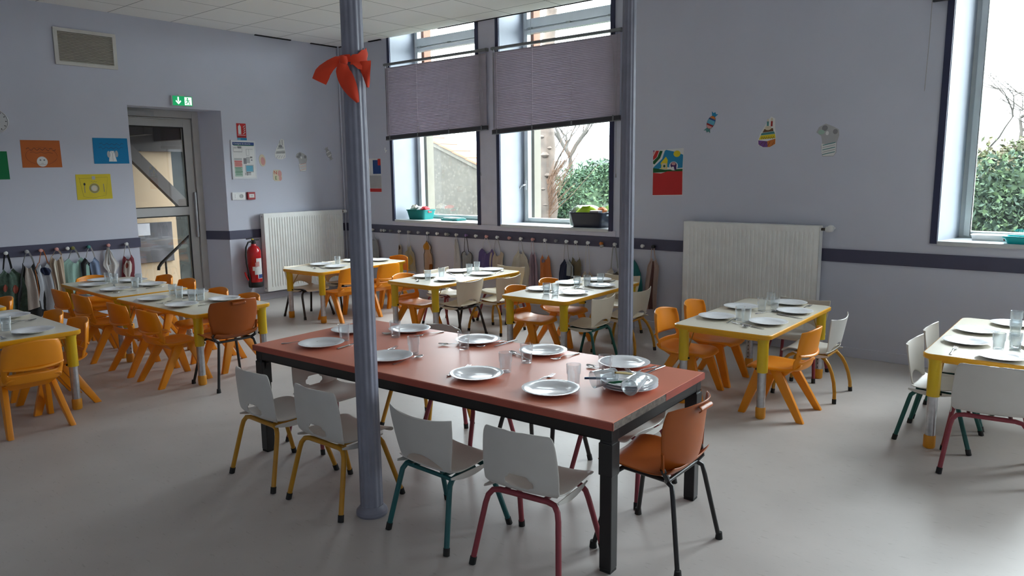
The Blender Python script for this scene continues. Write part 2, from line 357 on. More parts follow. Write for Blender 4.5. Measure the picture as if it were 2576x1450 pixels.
# windows of the right wall, out of frame, which light the room
for k, (y0, y1, z0, z1) in enumerate(RW):
    f = B()
    for a, c, d, e in ((y0, y0+.06, z0, z1), (y1-.06, y1, z0, z1), (y0, y1, z0, z0+.06), (y0, y1, z1-.06, z1), ((y0+y1)/2-.04, (y0+y1)/2+.04, z0, z1)): f.box(XR+.3, XR+.36, a, c, d, e)
    struct(f.build('window_%d' % (7+k), MT['upvc']))
for k, (x0, x1, z0, z1) in enumerate(FW):
    f = B()
    for a, c, d, e in ((x0, x0+.06, z0, z1), (x1-.06, x1, z0, z1), (x0, x1, z0, z0+.06), (x0, x1, z1-.06, z1), ((x0+x1)/2-.04, (x0+x1)/2+.04, z0, z1)): f.box(a, c, YB-.26, YB-.2, d, e)
    struct(f.build('window_%d' % (8+k), MT['upvc'])); portal('sky_portal', ((x0+x1)/2, YB-.32, (z0+z1)/2), (radians(90), 0, 0), x1-x0, z1-z0)
for i, h in enumerate(WIN): portal('sky_portal', ((h[0]+h[1])/2, WT+.2, (h[2]+h[3])/2), (radians(-90), 0, 0), h[1]-h[0], h[3]-h[2])
for (y0, y1, z0, z1) in RW: portal('sky_portal', (XR+WT+.02, (y0+y1)/2, (z0+z1)/2), (0, radians(90), 0), z1-z0, y1-y0)
portal('sky_portal', (-WT-.02, -2.29, 1.2), (0, radians(-90), 0), 2.2, 1.0)

# ------------------------------------------------------------------ door in the left wall
dr = struct(empty('door_1', (-.32, -2.4, 0))); dx = -.32
def dmk(name, b, m, par=None, **k):
    b.v = [(p[0]-dx, p[1]+2.4, p[2]) for p in b.v]; o = b.build(name, m, dr, **k)
    if par: o.parent = par
    return o
yr = -1.958; yl = -2.822
struct(B().hull8([(-.44, -1.90, 0), (-.325, -1.889, 0), (0, -1.752, 0), (-.44, -1.752, 0)], [(-.44, -1.90, 2.32), (-.325, -1.889, 2.32), (0, -1.752, 2.32), (-.44, -1.752, 2.32)]).build('wall_left_reveal', MT['wall']))
f = B().box(-.42, -.30, yr, -1.88, 0, 2.32); f.box(-.42, -.30, yl, yr, 2.235, 2.32); f.box(-.42, -.30, yl, yl+.05, 0, 2.235)
dmk('door_frame', f, MT['door'], bev=.006)
leaf = B(); a0, a1 = yl+.05, yr-.004; bw = .10
leaf.box(-.38, -.325, a1-bw, a1, .01, 2.228); leaf.box(-.38, -.325, a0, a0+bw*.6, .01, 2.228)
for z0, z1 in ((2.13, 2.228), (1.10, 1.20), (.01, .13)): leaf.box(-.38, -.325, a0+bw*.6, a1-bw, z0, z1)
lf = dmk('door_leaf', leaf, MT['door'], bev=.004)
dmk('upper_pane', B().box(-.355, -.349, a0+bw*.6, a1-bw, 1.2, 2.13), MT['pane'], lf); dmk('lower_pane', B().box(-.355, -.349, a0+bw*.6, a1-bw, .13, 1.1), MT['pane'], lf)
gk = B()
for z0, z1 in ((1.2, 2.13), (.13, 1.1)):
    gk.box(-.33, -.322, a1-bw-.016, a1-bw, z0, z1); gk.box(-.33, -.322, a0+bw*.6, a1-bw-.016, z0, z0+.01); gk.box(-.33, -.322, a0+bw*.6, a1-bw-.016, z1-.012, z1)
dmk('gasket', gk, MT['rubber'], lf)
dmk('door_handle', B().box(-.322, -.285, a1-.038, a1-.012, .83, 1.37), M_('silver_pull_bar', (.42, .42, .43), rough=.3, metal=.6), lf, bev=.008)
cl = B().box(-.325, -.27, a0+.02, a0+.36, 2.24, 2.29); cl.box(-.322, -.30, a0+.1, a0+.62, 2.215, 2.228); dmk('door_closer', cl, M_('closer_grey', (.36, .36, .36), rough=.4), bev=.005)
tag(dr, 'grey framed glazed door in the deep recess of the left wall', 'door')

# ------------------------------------------------------------------ covered yard behind the glazed door
TAN = M_('tan_porch_wall', (.36, .26, .165), rough=.8, var=.06, vscale=2); DKB = M_('dark_brown_boarding', (.026, .018, .014), rough=.7, var=.2)
struct(B().box(-5.5, -WT, -8, 3, -.35, -.05).build('ground_porch', M_('porch_paving', (.12, .10, .08), rough=.8)))
struct(B().box(-2.75, -2.6, -5.5, -1.12, -.05, 2.05).build('wall_porch', TAN))
struct(B().box(-2.95, -2.8, -1.12, 2.6, -.05, 3.0).build('wall_porch_far', M_('dark_green_wall', (.012, .014, .012), rough=.9, var=.3)))
struct(B().box(-2.6, -2.5, -5.5, 3.2, 1.92, 2.7).build('wall_porch_fascia', DKB))
struct(B().box(-2.6, -WT, -4.75, -4.6, -.05, 2.3).build('porch_light_blocker', TAN))  # unseen wall, added to keep porch daylight off the door jamb
st = empty('porch_roof', (-1.8, -2.2, 2.1)); q = B().box(-1.0, 1.33, -2.4, 1.5, .16, .28); st_o = q.build('roof_slab', DKB, st)
for k in range(4): B().box(-1.0, 1.0, -1.9+k*.9, -1.8+k*.9, -.04, .16).build('beam', DKB, st)
tag(st, 'dark brown timber porch roof seen through the upper door pane', 'roof')
sg = empty('stair_stringer', (-2.2, -1.58, 1.57)); T = TR(0, 0, 0, rx=-radians(47)); B().box(-.05, .05, -1.6, .62, -.075, .075, T).build('board', M_('brown_stringer', (.06, .046, .038), rough=.6), sg)
tag(sg, 'brown diagonal stair beam crossing behind the upper door pane', 'beam')
nb = empty('notice_board', (-2.58, -1.45, .58)); B().box(-.012, .012, -.42, .246, -.26, .32).build('panel', M_('slate_board', (.06, .055, .06), rough=.4, var=.5, vscale=5), nb, bev=.004)
tag(nb, 'dark slate board on the tan wall behind the lower door pane', 'board')
pp = B().box(-.002, .002, -.10, .085, -.085, .087).build('paper_notice', M_('paper_white', (.42, .41, .43), rough=.7)); pp.location = (-2.560, -1.62, .805); tag(pp, 'white paper sheet on the slate board behind the door', 'paper')
hr = empty('handrail', (-1.25, -1.62, 0)); T0 = [(0, -.44, .36), (0, -.435, .40), (0, -.40, .445), (0, 0, .77), (0, .30, 1.01)]
B().tube(T0, .02).build('rail', MT['black'], hr, smooth=True); B().tube([(0, -.34, -.05), (0, -.34, .48)], .013).build('post', MT['black'], hr, smooth=True)
tag(hr, 'black sloping metal handrail behind the lower door pane', 'handrail')

# ------------------------------------------------------------------ columns
def column(loc, label):
    c = empty('column', loc); n = 96; nf = 12
    prof = [(.070, 0), (.073, .010), (.071, .022), (.060, .034), (.0525, .045), (.0510, .6), (.0485, 1.6), (.0445, 2.6), (.0435, ZC)]
    fl = lambda j, a: 0 if j < 4 else -.085*abs(sin(nf*a/2))**.6*0 - .07*(1-abs(cos(nf*a/2))**.5)
    B().lathe(prof[3:], n, mod=lambda j, a: -.075*abs(cos(nf*a/2))**2).build('shaft', MT['col'], c, smooth=True, angle=60)
    B().lathe(prof[:5], 40).build('base', MT['col'], c, smooth=True, angle=25)
    c['kind'] = 'structure'; return tag(c, label, 'column')
column((5.752, -4.385, 0), 'fluted grey column in front of the red table with red ribbon'); column((5.785, -2.19, 0), 'fluted grey column standing behind the red table')

# red ribbon tied round the near column
rb = empty('ribbon', (5.752, -4.385, 2.02)); rr = .058
Rv = Vector((cos(yaw), -sin(yaw), 0)); Fv = Vector((sin(yaw), cos(yaw), 0))
def cyl(a, z, r=rr): p = -Fv*cos(a)*r + Rv*sin(a)*r; return (p.x, p.y, z)
B().sheet(lambda u, v: cyl(u, .0+.012*u - (v-.5)*(.03+.075*min(1, abs(u)/1.3)) - .01*abs(u) + .004*sin(9*u), rr+.003*sin(14*v+u*3)), lin(0, 2.2, 14), lin(0, 1, 6), .003).build('band', MT['ribbon'], rb, smooth=True, angle=80)
B().sheet(lambda u, v: cyl(u, .01-(v-.5)*.03, rr), lin(2.2, 6.28, 16), lin(0, 1, 4), .003).build('band', MT['ribbon'], rb, smooth=True, angle=80)
def loc3(x, d, z): p = Rv*x - Fv*d; return (p.x, p.y, z)
B().lathe([(0, -.02), (.016, -.014), (.02, 0), (.015, .016), (0, .02)], 12, TR(*loc3(-.028, .062, .0))).build('knot', MT['ribbon'], rb, smooth=True)
def tail(path, wid, name='tail'):
    P = [Vector(loc3(*p)) for p in path]; n = len(P)-1
    def fn(u, v):
        t = v*n; i = min(int(t), n-1); p = P[i].lerp(P[i+1], t-i); d = (P[i+1]-P[i]).normalized(); s = d.cross(Fv).normalized()
        w = wid(v); return p + s*(u-.5)*w + (-Fv)*(.008*sin(pi*u)+.004*sin(8*v+4*u))
    B().sheet(fn, lin(0, 1, 7), lin(0, 1, 14), .003).build(name, MT['ribbon'], rb, smooth=True, angle=80)
tail([(-.03, .06, .005), (-.055, .066, -.002), (-.085, .07, -.022), (-.112, .072, -.048), (-.13, .07, -.085)], lambda v: .022+.05*min(1, v*1.3)-.012*v)
tail([(-.032, .063, -.005), (-.03, .068, -.045), (-.014, .07, -.085), (.004, .068, -.125), (.026, .064, -.17)], lambda v: .022+.045*sin(pi*min(1, v*1.1))**.8 if v < .95 else .008)
tail([(.052, .034, .0), (.057, .03, -.04), (.06, .026, -.075), (.062, .022, -.105)], lambda v: .05*(1-v)+.006)
tag(rb, 'red cloth ribbon knotted around the near grey column', 'ribbon')
# ------------------------------------------------------------------ things on the walls
LW = Matrix(((0, 0, 1, 0), (1, 0, 0, 0), (0, 1, 0, 0), (0, 0, 0, 1)))      # (a,b,c) -> (c,a,b) on the left wall
BW = Matrix(((1, 0, 0, 0), (0, 0, -1, 0), (0, 1, 0, 0), (0, 0, 0, 1)))     # (a,b,c) -> (a,-c,b) on the back wall
def ell(cx, cy, rx, ry, n=20, a0=0, a1=2*pi, rot=0):
    P = [(rx*cos(a0+(a1-a0)*k/n), ry*sin(a0+(a1-a0)*k/n)) for k in range(n if abs(a1-a0-2*pi) < 1e-6 else n+1)]
    return [(cx+x*cos(rot)-y*sin(rot), cy+x*sin(rot)+y*cos(rot)) for x, y in P]
def rct(x0, x1, y0, y1): return [(x0, y0), (x1, y0), (x1, y1), (x0, y1)]
def stroke(pts, w):
    L_, R_ = [], []
    for i, p in enumerate(pts):
        a = pts[max(i-1, 0)]; b = pts[min(i+1, len(pts)-1)]; dx, dy = b[0]-a[0], b[1]-a[1]; l = sqrt(dx*dx+dy*dy) or 1
        L_.append((p[0]-dy/l*w/2, p[1]+dx/l*w/2)); R_.append((p[0]+dy/l*w/2, p[1]-dx/l*w/2))
    return R_ + L_[::-1]
def ink(k, col): return M_('ink_'+k, col, rough=.7)
K = {k: ink(k, c) for k, c in dict(black=(.02, .02, .02), grey=(.22, .22, .23), lgrey=(.42, .42, .43), white=(.72, .72, .71), red=(.5, .02, .02), green=(.01, .15, .03), dgreen=(.0, .09, .02),
    blue=(.01, .22, .42), lblue=(.12, .38, .52), navy=(.02, .06, .22), yellow=(.70, .56, .02), orange=(.55, .17, .03), pink=(.6, .30, .28), purple=(.16, .06, .25), mauve=(.26, .16, .36), teal=(.06, .22, .22),
    cream=(.62, .54, .40), brown=(.14, .06, .02), dred=(.30, .012, .012), viol=(.05, .01, .1), olive=(.2, .2, .05), mint=(.35, .5, .42)).items()}
def flat(root, name, polys, W_, depth=.0012, z0=.0, mats=None):
    """polys: list of (outline, material key); one mesh, thin layers lying on a wall item"""
    keys = []; b = B()
    for i, (pl, k) in enumerate(polys):
        if k not in keys: keys.append(k)
        b.prism(pl, z0, z0+depth+i*.00008, W_, keys.index(k))
    return b.build(name, [K[k] if isinstance(k, str) else k for k in keys], root)
def on_left(name, y, z, x=.0): return empty(name, (x, y, z))
def on_back(name, x, z, y=.0): return empty(name, (x, y, z))

# coloured posters on the left wall
def poster(y0, y1, z0, z1, m, label, art):
    w, h = (y1-y0), (z1-z0); o = on_left('poster', (y0+y1)/2, (z0+z1)/2, .001)
    j = [(-w/2, -h/2), (w/2, -h/2+.004), (w/2-.003, h/2), (-w/2+.002, h/2-.003)]
    b = B().prism(j, 0, .0015, LW); b.build('sheet_of_paper', m, o); flat(o, 'drawing', art, LW, .0006, .0015); return tag(o, label, 'poster')
def scrib(x0, x1, y, amp, n, k, w=.004):
    return [(stroke([(x0+(x1-x0)*(i+t)/n, y+amp*sin(2.6*(i+t)+i)*(1 if t else .6)) for t in (0, .33, .66, 1)], w), k) for i in range(n)]
dor = M_('ink_dorange', (.20, .05, .01)); dbl = M_('ink_dblue', (.0, .10, .22)); dye = M_('ink_dyellow', (.30, .24, .03))
poster(-3.863, -3.511, 1.657, 1.926, M_('orange_card', (.50, .125, .025), rough=.8), 'orange paper poster with a round face drawing, on the left wall',
       scrib(-.13, .13, .045, .012, 9, dor, .007)+scrib(-.10, .10, .012, .006, 5, dor)+[(ell(.0, -.075, .048, .05), 'white'), (ell(-.016, -.06, .008, .008), 'grey'), (ell(.018, -.06, .008, .008), 'grey'), (stroke([(-.01, -.095), (.0, -.09), (.01, -.095)], .003), 'grey'), (stroke(ell(0, -.02, .14, .085, 24), .002), dor)])
poster(-3.204, -2.850, 1.697, 1.966, M_('blue_card', (.0, .19, .42), rough=.8), 'blue paper poster with a white costume drawing, beside the door',
       scrib(-.11, .13, .07, .01, 8, dbl, .007)+scrib(-.12, .12, .03, .01, 8, dbl, .006)+[([(-.03, -.11), (.05, -.11), (.035, -.045), (.03, .0), (-.01, .0), (-.02, -.045)], 'white'), (ell(-.028, -.035, .016, .035), 'lgrey'), (ell(.052, -.03, .016, .035), 'lgrey'), (stroke([(.01, -.105), (.012, -.03)], .003), 'grey'), (stroke([(-.006, 0), (.012, -.03), (.03, 0)], .003), 'grey')])
poster(-3.400, -3.055, 1.328, 1.591, M_('yellow_card', (.66, .52, .03), rough=.8), 'yellow paper poster showing a plate, fork and knife, below the blue one',
       [(stroke([(-.14, .10), (-.11, -.1), (-.02, -.115), (.11, -.09), (.14, .1), (-.14, .085)], .003), dye), (ell(.0, -.015, .05, .05), 'grey'), (ell(0, -.015, .045, .045), dye), (ell(0, -.015, .033, .033), 'lgrey'), (ell(0, -.015, .024, .024), 'cream'),
        (stroke([(-.095, -.06), (-.093, .02)], .006), 'grey'), (ell(-.093, .028, .01, .014), 'black'), (stroke([(.095, -.055), (.092, .03)], .006), 'grey'), (rct(-.016, .016, .075, .11), 'lgrey')]+scrib(-.03, .03, .052, .004, 4, dye, .003))
poster(-4.30, -3.980, 1.542, 1.812, M_('green_card', (.0, .16, .05), rough=.8), 'dark green paper poster cut by the left edge of the view', scrib(-.1, .1, .05, .01, 8, 'dgreen', .006))

# wall clock
ck = on_left('wall_clock', -4.052, 2.092, .0)
B().lathe([(0, 0), (.108, 0), (.112, .012), (.108, .03), (.099, .034), (.097, .026), (0, .026)], 48, LW).build('case', M_('clock_grey', (.5, .5, .52), rough=.3), ck, smooth=True)
B().lathe([(0, .026), (.096, .026), (.096, .027), (0, .027)], 48, LW).build('dial', M_('dial', (.55, .55, .56)), ck)
flat(ck, 'numerals', [(stroke([(.078*sin(a*pi/6), .078*cos(a*pi/6)), (.090*sin(a*pi/6), .090*cos(a*pi/6))], .007), 'black') for a in range(12)], LW, .001, .027)
flat(ck, 'hands', [(stroke([(0, 0), (-.03, .04)], .006), 'black'), (stroke([(0, 0), (-.01, -.07)], .004), 'black')], LW, .001, .028)
tag(ck, 'round grey wall clock cut by the left edge of the view', 'clock')

# ventilation grille
vg = on_left('ventilation_grille', -3.183, 2.853); w, h = .59, .358
b = B()
for q in ((-w/2, w/2, -h/2, -h/2+.035), (-w/2, w/2, h/2-.035, h/2), (-w/2, -w/2+.035, -h/2+.035, h/2-.035), (w/2-.035, w/2, -h/2+.035, h/2-.035)): b.prism(rct(*q), 0, .022, LW)
b.build('frame', M_('grille_white', (.62, .60, .56), rough=.4), vg, bev=.002)
b = B(); T = [b.box(-w/2+.034, w/2-.034, -.010, .010, -.0012, .0012, Matrix(((0, 0, 1, .012), (1, 0, 0, 0), (0, 1, 0, z), (0, 0, 0, 1))) @ TR(rx=radians(38)) @ Matrix(((1, 0, 0, 0), (0, 0, 1, 0), (0, 1, 0, 0), (0, 0, 0, 1))).inverted()) for z in lin(-h/2+.045, h/2-.045, 19)]
b.build('louvres', M_('grille_slats', (.62, .58, .50), rough=.5), vg)
B().prism(rct(-w/2+.03, w/2-.03, -h/2+.03, h/2-.03), -.0, .002, LW).build('back_plate', MT['dark'], vg)
tag(vg, 'white framed ventilation grille high on the left wall', 'vent')

# exit sign
ex = on_left('exit_sign', -2.226, 2.398); B().prism(rct(-.122, .122, -.055, .055), 0, .03, LW).build('housing', M_('sign_grey', (.5, .52, .52), rough=.3), ex, bev=.004)
SG = mat('lit_green', (.0, .33, .10), rough=.4, emit=(.0, .30, .10, .25)); SWm = mat('lit_white', (.8, .9, .85), rough=.4, emit=(.8, 1, .9, .35))
flat(ex, 'green_panel', [(rct(-.108, .118, -.052, .052), SG), (rct(.028, .110, -.044, .044), SWm)], LW, .001, .03)
flat(ex, 'arrow', [(rct(-.052, -.036, -.008, .042), SWm), ([(-.044, -.040), (-.012, -.006), (-.018, .006), (-.044, -.016), (-.070, .006), (-.076, -.006)], SWm)], LW, .0012, .031)
flat(ex, 'running_figure', [(ell(.062, .030, .008, .008), SG), (stroke([(.062, .02), (.066, -.002)], .013), SG), (stroke([(.062, .018), (.046, .010), (.040, -.004)], .006), SG), (stroke([(.064, .016), (.08, .004), (.092, .010)], .006), SG), (stroke([(.066, -.002), (.082, -.014), (.084, -.034)], .008), SG), (stroke([(.064, -.004), (.054, -.022), (.036, -.024)], .008), SG), (stroke([(.040, -.040), (.106, -.040)], .004), SG)], LW, .0012, .0315)
B().prism(rct(-.035, .03, .055, .068), .004, .024, LW).build('top_cap', MT['white'], ex, bev=.004)
tag(ex, 'green lit exit sign with arrow and running figure above the door', 'sign')

# extinguisher sign, evacuation plan, switch, alarm point
es = on_left('extinguisher_sign', -1.503, 2.09)
flat(es, 'panel', [(rct(-.062, .062, -.055, .094), 'red'), (rct(-.062, .062, -.076, -.055), 'dred')], LW, .002)
flat(es, 'pictogram', [([(-.042, -.035), (-.004, -.035), (-.004, .055), (-.014, .07), (-.032, .07), (-.042, .055)], 'white'), (rct(-.028, -.018, .07, .08), 'white')]+[(stroke([(.022+.012*sin(k), -.03+.026*k), (.038, -.018+.026*k), (.05, -.008+.026*k)], .007), 'white') for k in range(4)]+[(rct(-.05, .05, -.048, -.043), 'white')], LW, .001, .002)
tag(es, 'red fire extinguisher sign on the wall above the evacuation plan', 'sign')
bl = on_left('blue_label', -1.50, 1.992); flat(bl, 'panel', [(rct(-.060, .062, -.02, .02), 'blue'), (rct(-.058, -.02, -.014, .014), 'lblue')], LW, .002); tag(bl, 'small blue instruction label just under the red extinguisher sign', 'label')
ev = on_left('evacuation_plan', -1.498, 1.750)
B().prism(rct(-.162, .162, -.234, .234), 0, .014, LW).build('frame', M_('plan_frame', (.62, .64, .67), rough=.3), ev, bev=.003)
pl = [(rct(-.142, .142, -.214, .214), 'white'), (rct(-.142, .142, .175, .210), 'navy'), (rct(-.132, .138, .168, .175), 'green'), (rct(-.135, -.02, .09, .155), 'lgrey'), (rct(-.13, -.025, .10, .15), 'white'), (rct(-.08, -.03, .135, .16), 'grey'),
      (rct(-.132, -.03, -.005, .02), 'lgrey'), (rct(-.132, -.03, -.02, -.012), 'red'), (rct(-.132, -.03, -.085, -.02), 'pink'), (rct(-.132, -.03, -.20, -.09), 'mint'), (rct(-.132, -.03, -.096, -.09), 'green'), (rct(-.132, -.03, -.15, -.146), 'green')]
pl += [(rct(a, b, c, d), k) for a, b, c, d, k in ((.03, .07, .05, .13, 'lgrey'), (.035, .065, .055, .125, 'white'), (-.01, .03, -.05, .02, 'grey'), (.03, .075, -.04, .035, 'lgrey'), (.08, .11, .02, .04, 'grey'), (.09, .11, -.01, .005, 'grey'), (.01, .12, -.15, -.06, 'lgrey'), (.02, .11, -.14, -.07, 'lblue'), (.0, .08, -.185, -.155, 'lgrey'), (.03, .035, -.19, -.15, 'black'), (.02, .08, -.155, -.150, 'black'), (.07, .12, .125, .13, 'lgrey'))]
pl += [(stroke([(-.128+.0*k, .14-.0*k), (-.09, .14)], .01), 'lgrey')]+[(rct(-.12, -.05+.01*(k % 3), -.035-.012*k, -.032-.012*k), 'red') for k in range(4)]+[(rct(-.12, -.05+.01*(k % 3), -.105-.018*k, -.101-.018*k), 'dgreen') for k in range(5)]
flat(ev, 'printed_plan', pl, LW, .0008, .014)
def text(s, size, par, m, loc, W_, name='lettering', align='LEFT'):
    cu = bpy.data.curves.new(name, 'FONT'); cu.body = s; cu.size = size; cu.extrude = .0003; cu.align_x = align; cu.materials.append(m)
    o = bpy.data.objects.new(name, cu); COL.objects.link(o); o.parent = par; M4 = W_.copy(); v = W_ @ Vector(loc); M4.translation = v; bpy.context.view_layer.update(); me = bpy.data.meshes.new_from_object(o.evaluated_get(bpy.context.evaluated_depsgraph_get())); bpy.data.objects.remove(o); o = bpy.data.objects.new(name, me); COL.objects.link(o); o.parent = par; o.matrix_local = M4; return o
text('Consignes de sécurité', .025, ev, K['white'], (-.13, .184, .0165), LW)
tag(ev, 'framed evacuation plan on the wall right of the door', 'plan')
sw = on_left('light_switch', -1.598, 1.314); B().prism(rct(-.087, .087, -.046, .046), 0, .014, LW).build('plate', MT['white'], sw, bev=.003)
B().prism(rct(-.052, -.012, -.024, .024), .014, .018, LW).build('rocker', MT['white'], sw, bev=.002); B().lathe([(.0, .014), (.024, .014), (.024, .018), (.018, .018), (.017, .0145), (0, .0145)], 24, TR(0, .032, 0) @ LW).build('socket', M_('socket_grey', (.4, .4, .4)), sw, smooth=True)
tag(sw, 'white double plate with switch and socket below the evacuation plan', 'switch')
al = on_left('fire_alarm_point', -1.440, 1.314); B().prism(rct(-.051, .051, -.046, .046), 0, .035, LW).build('housing', M_('alarm_red', (.33, .012, .02), rough=.3), al, bev=.006)
flat(al, 'break_panel', [(rct(-.034, .034, -.022, .022), 'white'), (rct(-.016, .016, -.006, .006), 'lgrey')], LW, .001, .035); tag(al, 'dark red fire alarm call point beside the white switch', 'alarm')

# paper cut-outs
def cutout(name, wall, a, z, outline, art, label, tilt=0, curl=0):
    o = (on_left if wall is LW else on_back)(name, a, z); o.rotation_euler = (tilt, 0, 0) if wall is LW else (0, tilt, 0)
    B().prism(outline, .002, .0035, wall).build('cut_paper', K['white'] if not isinstance(curl, str) else K[curl], o); flat(o, 'drawing', art, wall, .0006, .0035); return tag(o, label, 'decoration')
def candy(cols, s=1):
    body = ell(0, 0, .036*s, .058*s, 24); e1 = [(-.012*s, .048*s), (.012*s, .048*s), (.032*s, .085*s), (.012*s, .078*s), (0, .092*s), (-.014*s, .078*s), (-.034*s, .088*s)]
    e2 = [(x, -y) for x, y in e1][::-1]; ck_ = [(max(-1, min(1, t))) for t in (-1, -.55, -.3, .35, .6, 1)]
    bands = []
    for i in range(5):
        a0, a1 = ck_[i], ck_[i+1]; q = []
        for t in lin(a0, a1, 6): q.append((.034*s*sqrt(max(0, 1-t*t)), .056*s*t))
        q += [(-x, y) for x, y in q[::-1]]; bands.append((q, cols[i]))
    return [e1, e2, body], [(e1, cols[5]), (e2, cols[6]), (body, 'black')]+bands
def add_candy(wall, a, z, cols, label, tilt, s=1):
    outs, art = candy(cols, s); o = (on_left if wall is LW else on_back)('paper_candy', a, z); o.rotation_euler = (tilt, 0, 0) if wall is LW else (0, tilt, 0)
    bb = B(); [bb.prism(p, .002, .003+.0002*i, wall) for i, p in enumerate(outs)]; bb.build('cut_paper', K['lgrey'], o); flat(o, 'drawing', art, wall, .0006, .0036); return tag(o, label, 'decoration')
add_candy(BW, 5.353, 1.992, ['pink', 'dred', 'lblue', 'navy', 'orange', 'blue', 'teal'], 'striped blue paper candy on the wall above the long radiator', radians(24), 1.05)
add_candy(LW, -.237, 1.839, ['lgrey', 'white', 'lgrey', 'white', 'lgrey', 'lgrey', 'lgrey'], 'pale grey paper candy on the left wall near the corner', radians(28), 1.05)
def cake(wall, a, z, C, label, tilt=0, s=1):
    O = [(-.075, -.10), (-.03, -.125), (.03, -.125), (.078, -.10), (.08, -.03), (.07, .04), (.066, .12), (.03, .14), (.0, .10), (-.03, .05), (-.06, .0), (-.082, -.07)]; O = [(x*s, y*s) for x, y in O]
    ar = [([(-.072, -.095), (-.03, -.12), (.01, -.12), (.005, -.07), (-.075, -.06)], C[0]), ([(.01, -.12), (.03, -.12), (.075, -.095), (.076, -.05), (.005, -.07)], C[1]), ([(-.07, -.055), (.076, -.045), (.07, -.01), (-.055, -.02)], C[2]),
          ([(-.055, -.018), (.07, -.008), (.06, .012), (-.048, .0)], C[3]), ([(-.04, .004), (.056, .014), (.05, .04), (-.025, .034)], C[4]), (ell(.008, .042, .028, .018), C[5]), (rct(-.004, .012, .06, .10), C[6]), (rct(.03, .046, .055, .10), C[7]), (ell(.004, .108, .006, .012), C[8]), (ell(.038, .112, .008, .014), C[8])]
    for k in range(6): ar.append((stroke([(-.05+.02*k, -.05), (-.042+.02*k, -.03), (-.034+.02*k, -.045)], .004), C[9]))
    for k in range(4): ar.append((stroke([(-.06+.035*k, -.11), (-.045+.035*k, -.085), (-.03+.03*k, -.075)], .003), C[9]))
    ar = [([(x*s, y*s) for x, y in p], k) for p, k in ar]
    return cutout('paper_cake', wall, a, z, O, ar, label, tilt)
cake(BW, 5.873, 1.875, ['purple', 'orange', 'yellow', 'teal', 'brown', 'cream', 'teal', 'dred', 'cream', 'brown'], 'multicoloured paper birthday cake on the wall above the long radiator')
cake(LW, -.985, 1.882, ['white', 'white', 'lgrey', 'white', 'lgrey', 'grey', 'lgrey', 'lgrey', 'lgrey', 'grey'], 'uncoloured paper birthday cake on the left wall above the radiator', s=.98)
def gift(wall, a, z, pot, hat, label, s=1):
    O = [(-.045, -.13), (.04, -.13), (.06, -.10), (.06, -.02), (.075, .03), (.07, .075), (.03, .10), (-.03, .125), (-.08, .10), (-.10, .06), (-.06, .03), (-.05, -.02), (-.06, -.05)]
    ar = [([(-.05, -.10), (-.04, -.125), (.04, -.125), (.055, -.10), (.055, -.035), (-.055, -.035)], 'white'), (ell(-.035, .09, .022, .022), 'grey'), (ell(.02, .05, .035, .035), 'lgrey'), (ell(-.06, .06, .025, .018), hat), (ell(-.025, .02, .02, .025), 'lgrey'), (ell(.045, .06, .018, .02), 'grey'), (ell(-.015, .05, .012, .016), 'white'), (stroke([(-.055, -.034), (0, -.044), (.055, -.03)], .01), 'white')]
    for k in range(5): ar.append((stroke([(-.045+.0*k, -.115+.018*k), (.05, -.075+.018*k-.02)], .006), pot if k % 2 == 0 else 'lgrey'))
    return cutout('paper_bouquet', wall, a, z, [(x*s, y*s) for x, y in O], [([(x*s, y*s) for x, y in p], k) for p, k in ar], label, curl='lgrey')
gift(BW, 6.392, 1.80, 'teal', 'mint', 'pale grey paper pot of flowers on the wall above the radiator', 1.05)
gift(LW, -.660, 1.735, 'pink', 'grey', 'paper pot with pink stripes on the left wall above the radiator', .98)
cutout('paper_egg', LW, -1.244, 1.745, ell(0, 0, .045, .075), [(ell(.005, -.01, .03, .05), 'pink')], 'small pink and cream paper shape beside the evacuation plan', .1, 'cream')
o = cutout('paper_name_tag', LW, -1.044, 1.561, [(-.062, -.05), (-.04, -.072), (.04, -.074), (.066, -.05), (.064, .03), (.04, .066), (-.05, .068), (-.062, .04)], [(ell(.035, .02, .028, .04), 'pink'), (ell(.04, -.04, .02, .03), 'pink')], 'cream paper tag with red N and green E on left wall', 0, 'cream')
text('N', .062, o, K['red'], (-.052, .012, .0046), LW); text('E', .062, o, K['green'], (-.038, -.055, .0046), LW)
